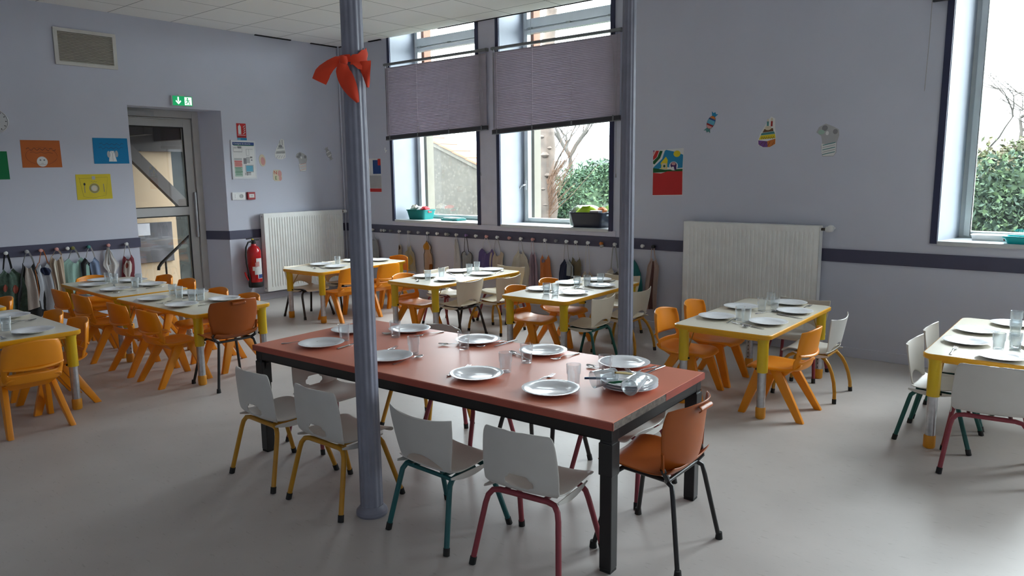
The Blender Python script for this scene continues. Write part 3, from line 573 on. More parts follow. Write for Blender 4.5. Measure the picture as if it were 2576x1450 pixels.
# painting by a child
pg = on_back('child_painting', 4.926, 1.544)
B().prism([(-.155, -.222), (.162, -.215), (.162, .226), (-.16, .212)], .0, .002, BW).build('sheet_of_paper', K['white'], pg)
ar = [([(-.154, .0), (-.152, .02), (-.03, .055), (.1, .04), (.155, .045), (.158, .165), (.09, .19), (-.02, .215), (-.05, .19), (-.08, .12), (-.15, .075)], 'blue'), ([(-.155, .06), (-.148, .055), (-.06, .13), (-.035, .2), (-.06, .21), (-.09, .14), (-.155, .085)], 'white'),
      ([(-.156, .085), (-.14, .08), (-.08, .14), (-.055, .205), (-.085, .208), (-.11, .15), (-.156, .11)], 'dgreen'), ([(-.157, .12), (-.12, .145), (-.095, .208), (-.125, .21), (-.157, .155)], 'red'), ([(-.158, .165), (-.13, .21), (-.158, .21)], 'pink'), ([(-.158, .195), (-.14, .212), (-.158, .212)], 'purple'),
      ([(-.155, .0), (.155, .012), (.155, .034), (.06, .03), (-.03, .028), (-.155, .045)], 'dgreen'), ([(-.155, -.215), (.158, -.208), (.155, .012), (.0, .012), (-.07, -.008), (-.155, -.0)], 'red'),
      (ell(.095, .175, .036, .03), 'yellow'), ([(-.075, .09), (-.02, .15), (.0, .12), (-.005, .075), (-.07, .075)], 'yellow'), ([(-.07, .035), (-.005, .035), (-.005, .085), (-.065, .085)], 'yellow'), (rct(-.06, -.012, .04, .088), 'cream'), (ell(-.035, .062, .012, .012), 'dgreen'),
      (ell(.062, .062, .045, .042), 'white'), (ell(.062, .07, .032, .03), 'viol'), (ell(.062, .082, .022, .014), 'pink'), (rct(.045, .066, .03, .055), 'white'), (rct(.07, .092, .025, .07), 'viol')]
flat(pg, 'painted_picture', ar, BW, .0008, .002); tag(pg, 'child painting of houses above red ground, on the back wall', 'painting')
p2 = on_back('child_painting', .62, 1.545); B().prism(rct(-.16, .16, -.22, .22), 0, .002, BW).build('sheet_of_paper', K['white'], p2)
flat(p2, 'painted_picture', [(rct(-.155, .157, -.215, -.17), 'red'), (rct(-.155, .157, -.165, .0), 'lgrey'), (rct(.0, .157, .02, .2), 'navy'), (rct(.1, .157, .13, .215), 'red')], BW, .0008, .002); tag(p2, 'painting in red and navy mostly hidden behind the near column', 'painting')
hk = on_back('wall_hook', .905, 1.865); B().tube([(0, 0, 0), (0, -.03, 0), (.012, -.04, .03)], .006).tube([(-.02, -.012, -.03), (.0, -.012, .0)], .004).build('hook', MT['white'], hk, smooth=True); tag(hk, 'small white hook on the back wall left of the windows', 'hook')

# radiators
def radiator(loc, rz, L_, z0, z1, label, valve=True):
    r = empty('radiator', loc, rz); d0, d1 = .035, .115; n = int(L_/.04)
    # front panel with pressed ribs; local x along the wall, -y into the room
    b = B(); xs = []; prof = []
    for k in range(n):
        x = .04+(L_-.08)*k/n; st = (L_-.08)/n
        xs += [(x, 0), (x+st*.32, 0), (x+st*.45, .009), (x+st*.82, .009), (x+st*.95, 0)]
    xs = [(0.001, 0), (.03, 0)]+xs+[(L_-.03, 0), (L_-.001, 0)]
    zz = [z0, z0+.05, z0+.075, z1-.075, z1-.05, z1]; amp = [0, 0, 1, 1, 0, 0]
    vs = [(x, -d1+d*a, z) for z, a in zip(zz, amp) for x, d in xs]; m_ = len(xs)
    fs = [(j*m_+i, j*m_+i+1, (j+1)*m_+i+1, (j+1)*m_+i) for j in range(5) for i in range(m_-1)]
    b.add(vs, fs); b.build('front_panel', MT['rad'], r, smooth=True, angle=25)
    for xa in (0, L_-.004): B().box(xa, xa+.004, -d1, -d0, z0, z1).build('side_cover', MT['rad'], r, bev=.001)
    B().box(.001, L_-.001, -d1, -d0, z1-.003, z1+.004).build('top_grille', MT['rad'], r, bev=.002)
    B().box(.002, L_-.002, -d0-.02, -d0, z0+.02, z1-.02).build('rear_panel', MT['rad'], r)
    b = B(); [b.box(x, x+.04, -d0, 0, z, z+.05) for x in (.15, L_-.2) for z in (z0+.1, z1-.16)]; b.build('wall_bracket', MT['rad'], r)
    if valve:
        B().tube([(L_, -.075, z1-.025), (L_+.035, -.075, z1-.025)], .012).build('valve_stem', M_('brass_dull', (.08, .07, .06), rough=.4, metal=.5), r, smooth=True)
        v = B().lathe([(0, 0), (.022, 0), (.024, .015), (.022, .05), (.012, .06), (0, .06)], 24, TR(L_+.035, -.075, z1-.025, ry=pi/2)).build('thermostatic_knob', MT['white'], r, smooth=True)
    b = B()
    for z in (z1-.035, z0+.04): b.lathe([(0, 0), (.010, 0), (.010, .006), (0, .006)], 16, TR(.0, -.075, z, ry=-pi/2))
    b.build('plug', MT['galv'], r, smooth=True)
    return tag(r, label, 'radiator')
radiator((.0, -1.345, 0), radians(90), 1.205, .112, 1.088, 'white ribbed radiator on the left wall beside the fire extinguisher')
r2 = radiator((5.163, 0, 0), 0, 1.230, .112, 1.090, 'long white ribbed radiator under the paper candy and cake')
B().tube([(1.235, -.075, 1.065), (1.29, -.06, 1.07), (1.31, -.03, 1.072), (1.31, -.0, 1.072)], .010).build('pipe', MT['white'], r2, smooth=True)
B().lathe([(0, 0), (.026, 0), (.028, .02), (.024, .045), (0, .05)], 24, TR(1.302, -.05, 1.075, rx=pi/2)).build('thermostatic_knob', MT['white'], r2, smooth=True)

# fire extinguisher
fe = empty('fire_extinguisher', (.105, -1.502, .195)); RED = M_('extinguisher_red', (.52, .006, .010), rough=.18, coat=.4)
B().lathe([(0, .03), (.078, .03), (.082, .05), (.082, .43), (.078, .46), (.06, .495), (.034, .515), (.030, .535), (0, .535)], 36).build('cylinder', RED, fe, smooth=True)
B().lathe([(0, 0), (.082, 0), (.087, .01), (.087, .06), (.083, .065), (0, .065)], 36).build('base', MT['rubber'], fe, smooth=True)
def cyla(a, z, r): return (r*cos(a), r*sin(a), z)
A0 = atan2(-4.94, 8.2)
lb = B().sheet(lambda u, v: cyla(A0+u, v, .0835), lin(-.62, 1.25, 14), lin(.11, .36, 6), .0012, mask=lambda u, v: v < .36 and u < -.62+1.6*(1-(v-.11)/.25)**2*.8 or (v > .28 and u < .25)); lb.build('label', K['white'], fe, smooth=True)
B().sheet(lambda u, v: cyla(A0+u, v, .0842), lin(.5, 1.25, 8), lin(.115, .16, 3), .001).build('blue_band', K['navy'], fe, smooth=True)
B().sheet(lambda u, v: cyla(A0+u, v+.02*sin(3*u), .0842), lin(.1, .7, 8), lin(.24, .30, 3), .001).build('pictogram_band', K['pink'], fe, smooth=True)
b = B().lathe([(0, .535), (.026, .535), (.028, .56), (.018, .575), (0, .58)], 20); b.box(-.012, .012, -.02, .075, .575, .587); b.box(-.010, .010, -.02, .06, .60, .61, TR(0, 0, 0, rx=.12)); b.build('valve_head', MT['rubber'], fe, bev=.002)
B().tube([(0, -.02, .565), (.01, -.075, .56), (.02, -.115, .50), (.02, -.125, .40), (.02, -.12, .30), (.02, -.105, .22), (.02, -.10, .16)], .010).build('hose', MT['rubber'], fe, smooth=True)
B().tube([(.02, -.10, .16), (.02, -.088, .08), (.02, -.085, .02)], [.016, .014, .02]).build('nozzle', MT['rubber'], fe, smooth=True)
B().tube([(.02, -.15, .20), (.025, -.14, .15), (.02, -.112, .10)], .009, flat=1.6).build('nozzle_lever', RED, fe, smooth=True)
B().lathe([(0, 0), (.014, 0), (.012, .012), (0, .014)], 14, TR(0, -.01, .585, rx=-.3)).build('pressure_gauge', K['yellow'], fe, smooth=True)
tag(fe, 'red fire extinguisher with white label hung beside the left radiator', 'fire extinguisher')

# venetian blinds
def blind(xc, x0, x1, zt, zl, zr, label, cordx, nslat=46):
    b_ = empty('venetian_blind', (xc, -.045, zt)); hw = (x1-x0)/2; mx = (x0+x1)/2-xc
    B().box(mx-hw, mx+hw, -.022, .018, -.028, 0).build('headrail', MT['railg'], b_, bev=.003)
    drop = lambda x: (zt-(zl+(zr-zl)*(x-mx+hw)/(2*hw)**1))
    s = B(); tl = radians(72); wd = .0125
    for k in range(nslat):
        f = (k+.5)/nslat; P = []
        for x in (mx-hw+.01, mx, mx+hw-.01):
            zz = -.055-(drop(x)-.055-.055)*f
            for t in (-1, -.33, .33, 1): P.append((x, t*wd*cos(tl)+.0, zz+t*wd*sin(tl)+.0))
        ring = [[Vector(P[i*4+j]) for j in range(4)] for i in range(3)]
        s.sheet(lambda u, v: ring[int(v)][int(u)] + Vector((0, -.0028 if 0 < u < 3 else 0, 0)), [0, 1, 2, 3], [0, 1, 2], .0006)
    s.build('slats', MT['slat'], b_, smooth=True, angle=60)
    rl = B(); za, zb = -drop(mx-hw), -drop(mx+hw)
    rl.hull8([(mx-hw, -.016, za+.008), (mx+hw, -.016, zb+.008), (mx+hw, .014, zb+.008), (mx-hw, .014, za+.008)], [(mx-hw, -.016, za+.052), (mx+hw, -.016, zb+.052), (mx+hw, .014, zb+.052), (mx-hw, .014, za+.052)]); rl.build('slat_stack', MT['rail'], b_, bev=.003)
    rl = B(); rl.hull8([(mx-hw, -.018, za), (mx+hw, -.018, zb), (mx+hw, .016, zb), (mx-hw, .016, za)], [(mx-hw, -.018, za+.009), (mx+hw, -.018, zb+.009), (mx+hw, .016, zb+.009), (mx-hw, .016, za+.009)]); rl.build('bottom_rail', MT['railg'], b_)
    cc = B(); lc = B()
    for fx in (.045, .345, .655, .955):
        x = mx-hw+2*hw*fx; cc.tube([(x, -.018, -.03), (x, -.018, -drop(x)+.05)], .0012, 5)
        cl_ = B().box(x-.008, x+.008, -.022, -.016, -drop(x)+.0, -drop(x)+.06); cl_.build('tape_clip', MT['railg'], b_)
        if fx < .5:
            n = 60
            for k in range(n):
                z = -.04-(drop(x)-.09)*k/n; lc.box(x+.010, x+.013, -.0195, -.018, z-.006, z)  # white dashes stand in for daylight showing through the slats' cord holes
    cc.build('lift_cord', MT['cord'], b_)
    lc.build('cord_hole_light', MT['hole_light'], b_)
    B().tube([(mx-hw+.05, -.03, -.03), (mx-hw+.045, -.03, -drop(mx-hw)*.92)], .004, 6).build('tilt_wand', MT['railg'], b_, smooth=True)
    x = mx+hw-.07; B().tube([(x-.03, -.026, -.03), (x+.02, -.026, -.5), (x+.03, -.026, -drop(x)+.08)], .0018, 5).build('pull_cord', MT['cord'], b_)
    B().tube([(cordx[0]-xc, -.012, -.03), (cordx[0]-xc, -.012, cordx[1]-zt+.03)], .0018, 5).build('pull_cord', MT['cord'], b_)
    B().tube([(cordx[0]-xc, -.012, cordx[1]-zt+.04), (cordx[0]-xc, -.012, cordx[1]-zt)], [.004, .008], 8).build('tassel', MT['cord'], b_, smooth=True)
    b = B(); [b.box(mx-hw+q, mx-hw+q+.03, .0, .044, -.03, .006) for q in (0, 2*hw-.03)]; b.build('bracket', MT['railg'], b_)
    b = B(); [b.tube([(mx-hw+2*hw*q, 0, 0), (mx-hw+2*hw*q, 0, ZC-zt+.0)], .0012, 5) for q in (.33,)]; b.build('suspension_wire', MT['cord'], b_)
    return tag(b_, label, 'blind')
blind(1.82, .966, 2.684, 2.933, 1.985, 2.040, 'closed grey venetian blind over the window with teal basket', (2.58, 1.53))
blind(3.59, 2.762, 4.424, 2.931, 1.985, 2.055, 'closed grey venetian blind over the window with navy basket', (4.385, 1.50))
rb3 = empty('venetian_blind', (7.95, -.045, 2.95)); B().box(-.86, .8, -.022, .018, -.03, 0).build('headrail', MT['railg'], rb3, bev=.003)
b = B(); [b.box(-.86, .8, -.014, .012, -.04-.0045*k, -.0425-.0045*k) for k in range(26)]; b.build('slats', MT['slat'], rb3); B().box(-.86, .8, -.018, .016, -.178, -.158).build('bottom_rail', MT['rail'], rb3, bev=.003)
B().tube([(-.858+.0, -.03, -.03), (-.858, -.03, -.45), (-.866, -.03, -.82)], .003, 6).build('tilt_wand', MT['cord'], rb3, smooth=True); tag(rb3, 'raised grey venetian blind bunched above the right edge window', 'blind')
# ------------------------------------------------------------------ tables
def rrect(w, d, r, n=6, x0=0, y0=0):
    P = []
    for cx, cy, a in ((w/2-r, d/2-r, 0), (-w/2+r, d/2-r, 90), (-w/2+r, -d/2+r, 180), (w/2-r, -d/2+r, 270)):
        P += [(x0+cx+r*cos(radians(a+90*k/n)), y0+cy+r*sin(radians(a+90*k/n))) for k in range(n+1)]
    return P
TH = .548
def yellow_table():
    t = empty('activity_table'); w, d = .66, 1.29
    B().prism(rrect(w-.012, d-.012, .05), TH-.026, TH).build('tabletop', MT['lamin'], t)
    o_, i_ = rrect(w, d, .055), rrect(w-.012, d-.012, .05); n = len(o_)
    vs = []
    for pl, z in ((i_, TH+.0005), (o_, TH-.004), (o_, TH-.024), (i_, TH-.030)): vs += [(x, y, z) for x, y in pl]
    fs = [(j*n+i, j*n+(i+1) % n, (j+1)*n+(i+1) % n, (j+1)*n+i)[::-1] for j in range(3) for i in range(n)]
    B().add(vs, fs).build('edge_band', MT['edge'], t, smooth=True, angle=50)
    B().box(-w/2+.07, w/2-.07, -d/2+.045, -d/2+.065, TH-.05, TH-.026).box(-w/2+.07, w/2-.07, d/2-.065, d/2-.045, TH-.05, TH-.026).build('under_frame', MT['edge'], t)
    for sx in (-1, 1):
        for sy in (-1, 1):
            x, y = sx*(w/2-.062), sy*(d/2-.062)
            L = B().lathe([(.034, .30), (.0335, TH-.06), (.040, TH-.03), (0, TH-.028)], 24); L.v = [(a+x, b_+y, c) for a, b_, c in L.v]
            lo = L.build('leg', MT['yleg'], t, smooth=True)
            q = B().lathe([(0, .07), (.0265, .07), (.0265, .30), (0, .30)], 20, TR(x, y)).build('steel_tube', MT['galv'], lo, smooth=True)
            q2 = B()
            for k in range(7): q2.lathe([(0, .0), (.004, .0), (.004, .002), (0, .002)], 8, TR(x-sx*.0, y-sy*.0265, .09+.03*k, rx=radians(90*sy)))
            q2.lathe([(0, 0), (.007, 0), (.007, .008), (0, .008)], 10, TR(x-sx*.034, y, .315, ry=-radians(90*sx)))
            q2.build('adjuster_holes', MT['rubber'], lo)
            B().lathe([(0, 0), (.027, 0), (.031, .008), (.031, .066), (.027, .074), (0, .074)], 20, TR(x, y)).build('foot', MT['foot'], lo, smooth=True)
            B().tube([(x-sx*.02, y-sy*.026, TH-.17), (x-sx*.025, y-sy*.13, TH-.028)], .004, 6).build('brace', M_('brass_brace', (.45, .27, .06), rough=.4, metal=.5), t)
    return t
def table(x, y, rz, label): return place('ytable', yellow_table, (x, y, 0), rz, label, 'table', 'yellow edged dining tables')
table(6.385, -1.405, radians(.3), 'yellow-edged table in front of the long radiator')
table(4.650, -1.165, radians(3), 'yellow-edged table partly hidden by the column behind the red table')
table(3.235, -1.18, radians(1.5), 'yellow-edged table below the two blinds, in the middle of the row')
table(1.555, -1.225, radians(3.5), 'yellow-edged table beside the left radiator')
table(2.485, -3.530, radians(91.2), 'yellow-edged table with the orange-brown chair at its end')
table(1.145, -3.505, radians(88.5), 'yellow-edged table in front of the bibs, joined to its twin')
table(2.370, -4.880, radians(90), 'yellow-edged table at the lower left edge of the view')
table(.93, -4.89, radians(90), 'yellow-edged table corner at the left edge, furthest left')
table(7.86, -1.315, radians(-.3), 'yellow-edged table cut by the right edge of the view')

rt = empty('dining_table', (5.752, -3.785, 0), radians(2.7)); w, d, h = 2.285, .875, .622
B().box(-w/2+.004, w/2-.004, -d/2+.004, d/2-.004, h-.03, h).build('tabletop', MT['red'], rt, bev=.003)
b = B()
for q in ((-w/2, w/2, -d/2, -d/2+.004), (-w/2, w/2, d/2-.004, d/2), (-w/2, -w/2+.004, -d/2, d/2), (w/2-.004, w/2, .02, d/2)): b.box(*q, h-.032, h-.002)
b.build('edge_band', MT['rededge'], rt); B().box(w/2-.004, w/2-.001, -d/2, .02, h-.032, h-.003).build('bare_edge', MT['bare'], rt)
b = B(); i = .012
for q in ((-w/2+i, w/2-i, -d/2+i, -d/2+i+.03), (-w/2+i, w/2-i, d/2-i-.03, d/2-i), (-w/2+i, -w/2+i+.03, -d/2+i, d/2-i), (w/2-i-.03, w/2-i, -d/2+i, d/2-i)): b.box(*q, h-.082, h-.032)
b.build('apron', MT['black'], rt, bev=.002)
for sx in (-1, 1):
    for sy in (-1, 1):
        x, y = sx*(w/2-i-.026), sy*(d/2-i-.026); lo = B().box(x-.026, x+.026, y-.026, y+.026, .012, h-.032).build('leg', MT['black'], rt, bev=.004)
        B().box(x-.030, x+.030, y-.030, y+.030, .40, .53).build('sleeve', MT['black'], lo, bev=.003); B().box(x-.024, x+.024, y-.024, y+.024, 0, .014).build('foot_pad', MT['rubber'], lo)
        if sx < 0 and sy < 0:
            B().prism([(x+.02, h-.082), (x+.10, h-.082), (x+.045, h-.10), (x+.026, h-.15), (x+.02, h-.15)], y-.01, y+.01, Matrix(((1, 0, 0, 0), (0, 0, 1, 0), (0, 1, 0, 0), (0, 0, 0, 1)))).build('gusset', MT['black'], rt)
tag(rt, 'long salmon-red table on a black frame in the middle of the room', 'table')

# ------------------------------------------------------------------ chairs (sitter looks to +y)
def catmull(P, t):
    n = len(P)-1; f = max(0, min(n-1e-6, t*n)); i = int(f); u = f-i
    p = [P[max(0, i-1)], P[i], P[i+1], P[min(n, i+2)]]
    return tuple(.5*((2*p[1][k])+(-p[0][k]+p[2][k])*u+(2*p[0][k]-5*p[1][k]+4*p[2][k]-p[3][k])*u*u+(-p[0][k]+3*p[1][k]-3*p[2][k]+p[3][k])*u**3) for k in range(len(P[0])))
def yellow_chair():
    c = empty('plastic_chair'); m_ = MT['yel']
    def seat(u, v):   # v 0 rear .. 1 front
        y, z, hw = catmull([(-.165, .352, .150), (-.135, .325, .162), (-.06, .312, .168), (.04, .312, .172), (.12, .316, .168), (.165, .306, .150), (.182, .285, .120)], v)
        return (hw*u, y+.012*(1-u*u)*(v > .8), z+.010*abs(u)**3-.010*(1-u*u)*(.2 < v < .8)-.012*max(0, abs(u)-.9)*10)
    B().sheet(seat, lin(-1, 1, 13), lin(0, 1, 11), .013).build('seat', m_, c, sub=1)
    def back(u, v):   # v 0 bottom .. 1 top
        z = .315+.272*v; y = -.150-.030*v-.045*(1-u*u)*(.6+.4*v) + .012*(v < .3)
        hw = .160+.010*sin(pi*min(1, v*1.2))
        if v > .9: hw *= .93
        hw *= 1-(.10 if v < .05 else 0); z -= .022*u*u*(v > .75)
        return (hw*u, y+.018*max(0, abs(u)-.86)/.14, z)
    us = [-1, -.93, -.84, -.62, -.4, -.2, 0, .2, .4, .62, .84, .93, 1]; vs_ = [0, .08, .17, .23, .30, .37, .41, .48, .6, .75, .88, .96, 1]
    B().sheet(back, us, vs_, .013, mask=lambda u, v: .23 < v < .37 and abs(u) < .84).build('backrest', m_, c, sub=1)
    B().sheet(lambda u, v: (.168*u, -.158-.045*(1-u*u)-.012*v, (.430-.016*v-.012*(1-u*u))), us, [0, .5, 1], .010).build('backrest_lip', m_, c, sub=1)
    f = B().hull8([(-.105, -.06, .262), (.105, -.06, .262), (.105, .10, .262), (-.105, .10, .262)], [(-.155, -.11, .312), (.155, -.11, .312), (.155, .15, .308), (-.155, .15, .308)]); f.build('seat_frame', m_, c, bev=.01)
    for sx in (-1, 1):
        for sy, y0, y1 in ((1, .085, .186), (-1, -.005, -.19)):
            xt, xb = sx*.130, sx*.172; L = B(); a, e = .028, .016
            L.hull8([(xb-e, y1-a*.8, 0), (xb+e, y1-a*.8, 0), (xb+e, y1+a*.8, 0), (xb-e, y1+a*.8, 0)], [(xt-e, y0-a*1.5, .305), (xt+e, y0-a*1.5, .305), (xt+e, y0+a*1.2, .305), (xt-e, y0+a*1.2, .305)])
            L.build('leg', m_, c, bev=.005, smooth=True)
    return c
GY = 'orange-yellow plastic chairs at the small tables'
def ychair(x, y, rz, label): place('ychair', yellow_chair, (x, y, 0), radians(rz), label, 'chair', GY)

def tube_chair(kind, tube, shell):
    """kind A: rounded back with a hand hole; kind C: angular back with an arched gap"""
    def make(kind=kind):
        solid = kind == 'S'; kind = 'A' if solid else kind
        c = empty('shell_chair'); sm, tm = MT[shell], MT[tube]
        hs, ht = (.330, .590) if kind == 'A' else (.318, .560)
        if kind == 'C': P = [(.180, hs-.022, .150), (.170, hs-.004, .162), (.10, hs+.006, .168), (.0, hs-.006, .170), (-.09, hs-.008, .172), (-.13, hs+.006, .174)]
        else: P = [(.188, hs-.028, .135), (.178, hs-.006, .165), (.10, hs+.006, .176), (.0, hs-.006, .174), (-.09, hs-.008, .168), (-.135, hs+.008, .166)]
        def seat(u, v):
            y, z, hw = catmull(P, v); return (hw*u, y, z+.016*abs(u)**3*(1-.6*(v < .15)))
        B().sheet(seat, lin(-1, 1, 11), lin(0, 1, 10), .008).build('seat', sm, c, sub=1)
        zb = hs+.004
        Q = [(-.130, zb, .168), (-.150, zb+.03, .170), (-.160, zb+.09, .172), (-.172, zb+.16, .168), (-.185, ht-.012, .158), (-.188, ht, .150)] if kind == 'A' else \
            [(-.128, zb, .150), (-.146, zb+.03, .156), (-.158, zb+.09, .172), (-.172, zb+.16, .186), (-.186, ht-.010, .192), (-.190, ht, .190)]
        if kind == 'A':
            def back(u, v):
                y, z, hw = catmull(Q, v)
                if v > .66: hw *= 1-.30*((v-.66)/.34)**3.2
                if v < .12: hw *= .93
                return (hw*u, y+.036*u*u*(.35+.65*v), z-.012*u*u*(v > .9))
            us = [-1, -.95, -.8, -.56, -.36, -.26, -.13, 0, .13, .26, .36, .56, .8, .95, 1]; vs_ = [0, .06, .13, .18, .235, .29, .34, .42, .52, .64, .76, .87, .95, 1]
            mk = lambda u, v: .13 < v < .34 and abs(u) < (.36 if v > .18 and v < .29 else .26)
            B().sheet(back, us, vs_, .007, mask=None if solid else mk).build('backrest', sm, c, sub=1)
        else:
            def back(u, v):
                au = abs(u); v0 = .30*sqrt(max(0, 1-(u/.80)**2)) if au < .80 else 0
                w_ = v0+(1-v0)*v; y, z, hw = catmull(Q, w_)
                return (hw*u, y+.040*u*u*(.3+.7*w_), z+(.016*u*u-.008)*(w_ > .9))
            B().sheet(back, [-1, -.96, -.88, -.80, -.76, -.66, -.5, -.3, -.1, .1, .3, .5, .66, .76, .80, .88, .96, 1], [0, .04, .15, .3, .5, .7, .88, .97, 1], .007).build('backrest', sm, c, sub=1)
        # side skirts under the shell
        for sx in (-1, 1):
            B().sheet(lambda u, v: (sx*(.166+.004*v), u, hs-.004-.026*v*(1-((u+.03)/.13)**2)), lin(-.14, .10, 8), [0, .5, 1], .005).build('shell_skirt', sm, c, smooth=True)
        r = .0118; zt = hs-.022
        for sx in (-1, 1):
            for sy in (1, -1):
                yt, yf = (.095, .188) if sy > 0 else (-.115, -.192); xt, xf = .118, .198
                if kind == 'A' or sy > 0: pts = [(sx*.07, yt, zt), (sx*(xt-.01), yt, zt), (sx*(xt+.022), yt+.004*sy, zt-.006), (sx*(xt+.040), yt+.012*sy, zt-.028), (sx*(xt+.048), yt+.020*sy, zt-.06), (sx*xf, yf, .004)]
                else: pts = [(sx*.125, .04, zt), (sx*.135, -.07, zt), (sx*.142, -.108, zt-.004), (sx*.147, -.128, zt-.024), (sx*.150, -.135, zt-.05), (sx*xf*.92, yf, .004)]
                if kind == 'C' and tube == 'tyel':   # bowed legs
                    q0 = .10*sy if sy > 0 else -.085; pts = [(sx*.10, q0, zt)]+[(sx*(.125+.065*k/6), q0+sy*.115*sin(pi/2*k/6), zt-.004-(zt-.008)*(1-cos(pi/2*k/6))**.9) for k in range(7)]
                lo = B().tube(pts, r, 12).build('leg', tm, c, smooth=True, angle=60)
                p, q = Vector(pts[-1]), Vector(pts[-2]); dd = (q-p).normalized()
                B().tube([(p.x, p.y, 0), tuple(p+dd*.028)], r+.0022, 12).build('foot_cap', MT['rubber'], lo, smooth=True)
        b = B().tube([(-.08, .095, zt), (.08, .095, zt)], r, 12)
        b.tube([(-.08, -.115, zt), (.08, -.115, zt)], r, 12) if kind == 'A' else b.tube([(-.140, -.108, zt-.004), (.140, -.108, zt-.004)], r*.8, 10)
        for sx in (-1, 1): b.tube([(sx*.09, -.115, zt), (sx*.09, .095, zt)], r*.8, 10)
        b.build('seat_rail', tm, c, smooth=True, angle=60)
        return c
    return make
GW = 'white shell chairs on coloured tube legs'
def wchair(kind, tube, x, y, rz, label, shell='shell'): place(kind+tube+shell, tube_chair(kind, tube, shell), (x, y, 0), radians(rz), label, 'chair', GW)

def brown_chair():
    c = empty('shell_chair'); sm, tm = MT['brown'], MT['black']
    P = [(.190, .352, .155), (.178, .372, .178), (.10, .378, .190), (.0, .366, .186), (-.08, .362, .178), (-.13, .375, .172), (-.155, .405, .170)]
    B().sheet(lambda u, v: (lambda q: (q[2]*u, q[0], q[1]+.020*abs(u)**3))(catmull(P, v)), lin(-1, 1, 13), lin(0, 1, 12), .007).build('seat', sm, c, sub=1)
    Q = [(-.150, .392, .170), (-.164, .43, .172), (-.170, .50, .188), (-.176, .58, .196), (-.190, .645, .182), (-.204, .662, .165)]
    def back(u, v):
        y, z, hw = catmull(Q, v)
        if v > .86: hw *= 1-.10*((v-.86)/.14)**2
        return (hw*u, y+.062*u*u, z-.014*u*u*(v > .9))
    B().sheet(back, lin(-1, 1, 15), lin(0, 1, 13), .007).build('backrest', sm, c, sub=1)
    B().sheet(lambda u, v: (.055*u, -.196-.016*sin(pi*v), .622+.026*v), lin(-1, 1, 7), lin(0, 1, 5), .006).build('hand_grip', sm, c, sub=1)
    for sx in (-1, 1): B().sheet(lambda u, v: (sx*(.172+.006*v+.008*u), -.108-.012*v, .400+.075*u), lin(0, 1, 6), [0, .5, 1], .006).build('side_flange', sm, c, smooth=True)
    for sx in (-1, 1):
        f = B().tube([(sx*.05, .09, .346), (sx*.10, .10, .346), (sx*.125, .115, .335), (sx*.138, .130, .30), (sx*.192, .190, .004)], .010, 12).build('leg', tm, c, smooth=True, angle=60)
        B().lathe([(0, 0), (.016, 0), (.013, .03), (0, .03)], 12, TR(sx*.192, .190, 0)).build('foot_cap', MT['rubber'], f, smooth=True)
        f = B().tube([(sx*.10, .10, .346), (sx*.118, -.05, .348), (sx*.13, -.105, .350), (sx*.14, -.135, .335), (sx*.148, -.145, .29), (sx*.196, -.196, .004)], .010, 12).build('leg', tm, c, smooth=True, angle=60)
        B().lathe([(0, 0), (.016, 0), (.013, .03), (0, .03)], 12, TR(sx*.196, -.196, 0)).build('foot_cap', MT['rubber'], f, smooth=True)
        B().tube([(sx*.135, -.11, .350), (sx*.160, -.125, .370), (sx*.172, -.110, .41)], .011, 8).build('bracket', MT['black'], c, smooth=True)
    B().tube([(-.06, .09, .346), (.06, .09, .346)], .010).build('seat_rail', tm, c, smooth=True); B().tube([(-.135, -.112, .348), (.135, -.112, .348)], .009).build('seat_rail', tm, c, smooth=True)
    return c

# chairs round the red table
wchair('A', 'tyel', 5.005, -4.355, -1, 'white chair with ochre legs, left end of the front row at the red table')
wchair('A', 'tyel', 5.510, -4.345, 1, 'white chair with ochre legs in front of the red table, directly beside the near column')
wchair('C', 'tteal', 6.118, -4.255, -1, 'white chair with teal legs in front of the red table')
wchair('A', 'tred', 6.595, -4.215, 7, 'white chair with maroon legs, nearest the front right leg of the red table')
wchair('A', 'tred', 4.80, -3.905, -90, 'white chair with maroon legs tucked under the left end of the red table')
wchair('A', 'tyel', 5.08, -3.385, 180, 'white chair with ochre legs behind the red table, nearest its left end')
wchair('A', 'tred', 5.505, -3.475, 178, 'white chair with maroon legs behind the red table, second from its left end')
wchair('A', 'tblack', 5.995, -3.42, 181, 'white chair with black legs behind the red table')
wchair('A', 'tred', 6.495, -3.41, 180, 'white chair with maroon legs behind the red table, nearest the brown chair')
place('brown', brown_chair, (6.915, -3.82, 0), radians(91), 'orange-brown chair with black legs at the right end of the red table', 'chair', 'orange-brown shell chairs')
place('brown', brown_chair, (3.185, -3.625, 0), radians(89), 'orange-brown chair at the end of a yellow-edged table', 'chair', 'orange-brown shell chairs')
bpy.context.view_layer.update()
for o in COL.objects:
    if o.get('label', '').endswith('tucked under the left end of the red table'): o.scale = (.91, .91, .91)
    if o.get('label', '').endswith('nearest its left end') or o.get('label', '').endswith('second from its left end'): o.scale = (1.035, 1.035, 1.035)
# table by the long radiator
ychair(6.70, -1.765, 90, 'orange-yellow chair on the near right of the table before the long radiator')
ychair(6.02, -1.735, -90, 'orange-yellow chair on the near left of the table before the long radiator')
ychair(6.03, -1.30, -90, 'orange-yellow chair on the far left of the table before the long radiator')
wchair('C', 'tyel', 6.735, -1.215, 90, 'white chair with ochre legs on the right of the table before the long radiator')
wchair('C', 'tred', 6.47, -.80, 180, 'white chair with maroon legs at the far end of the table before the long radiator')
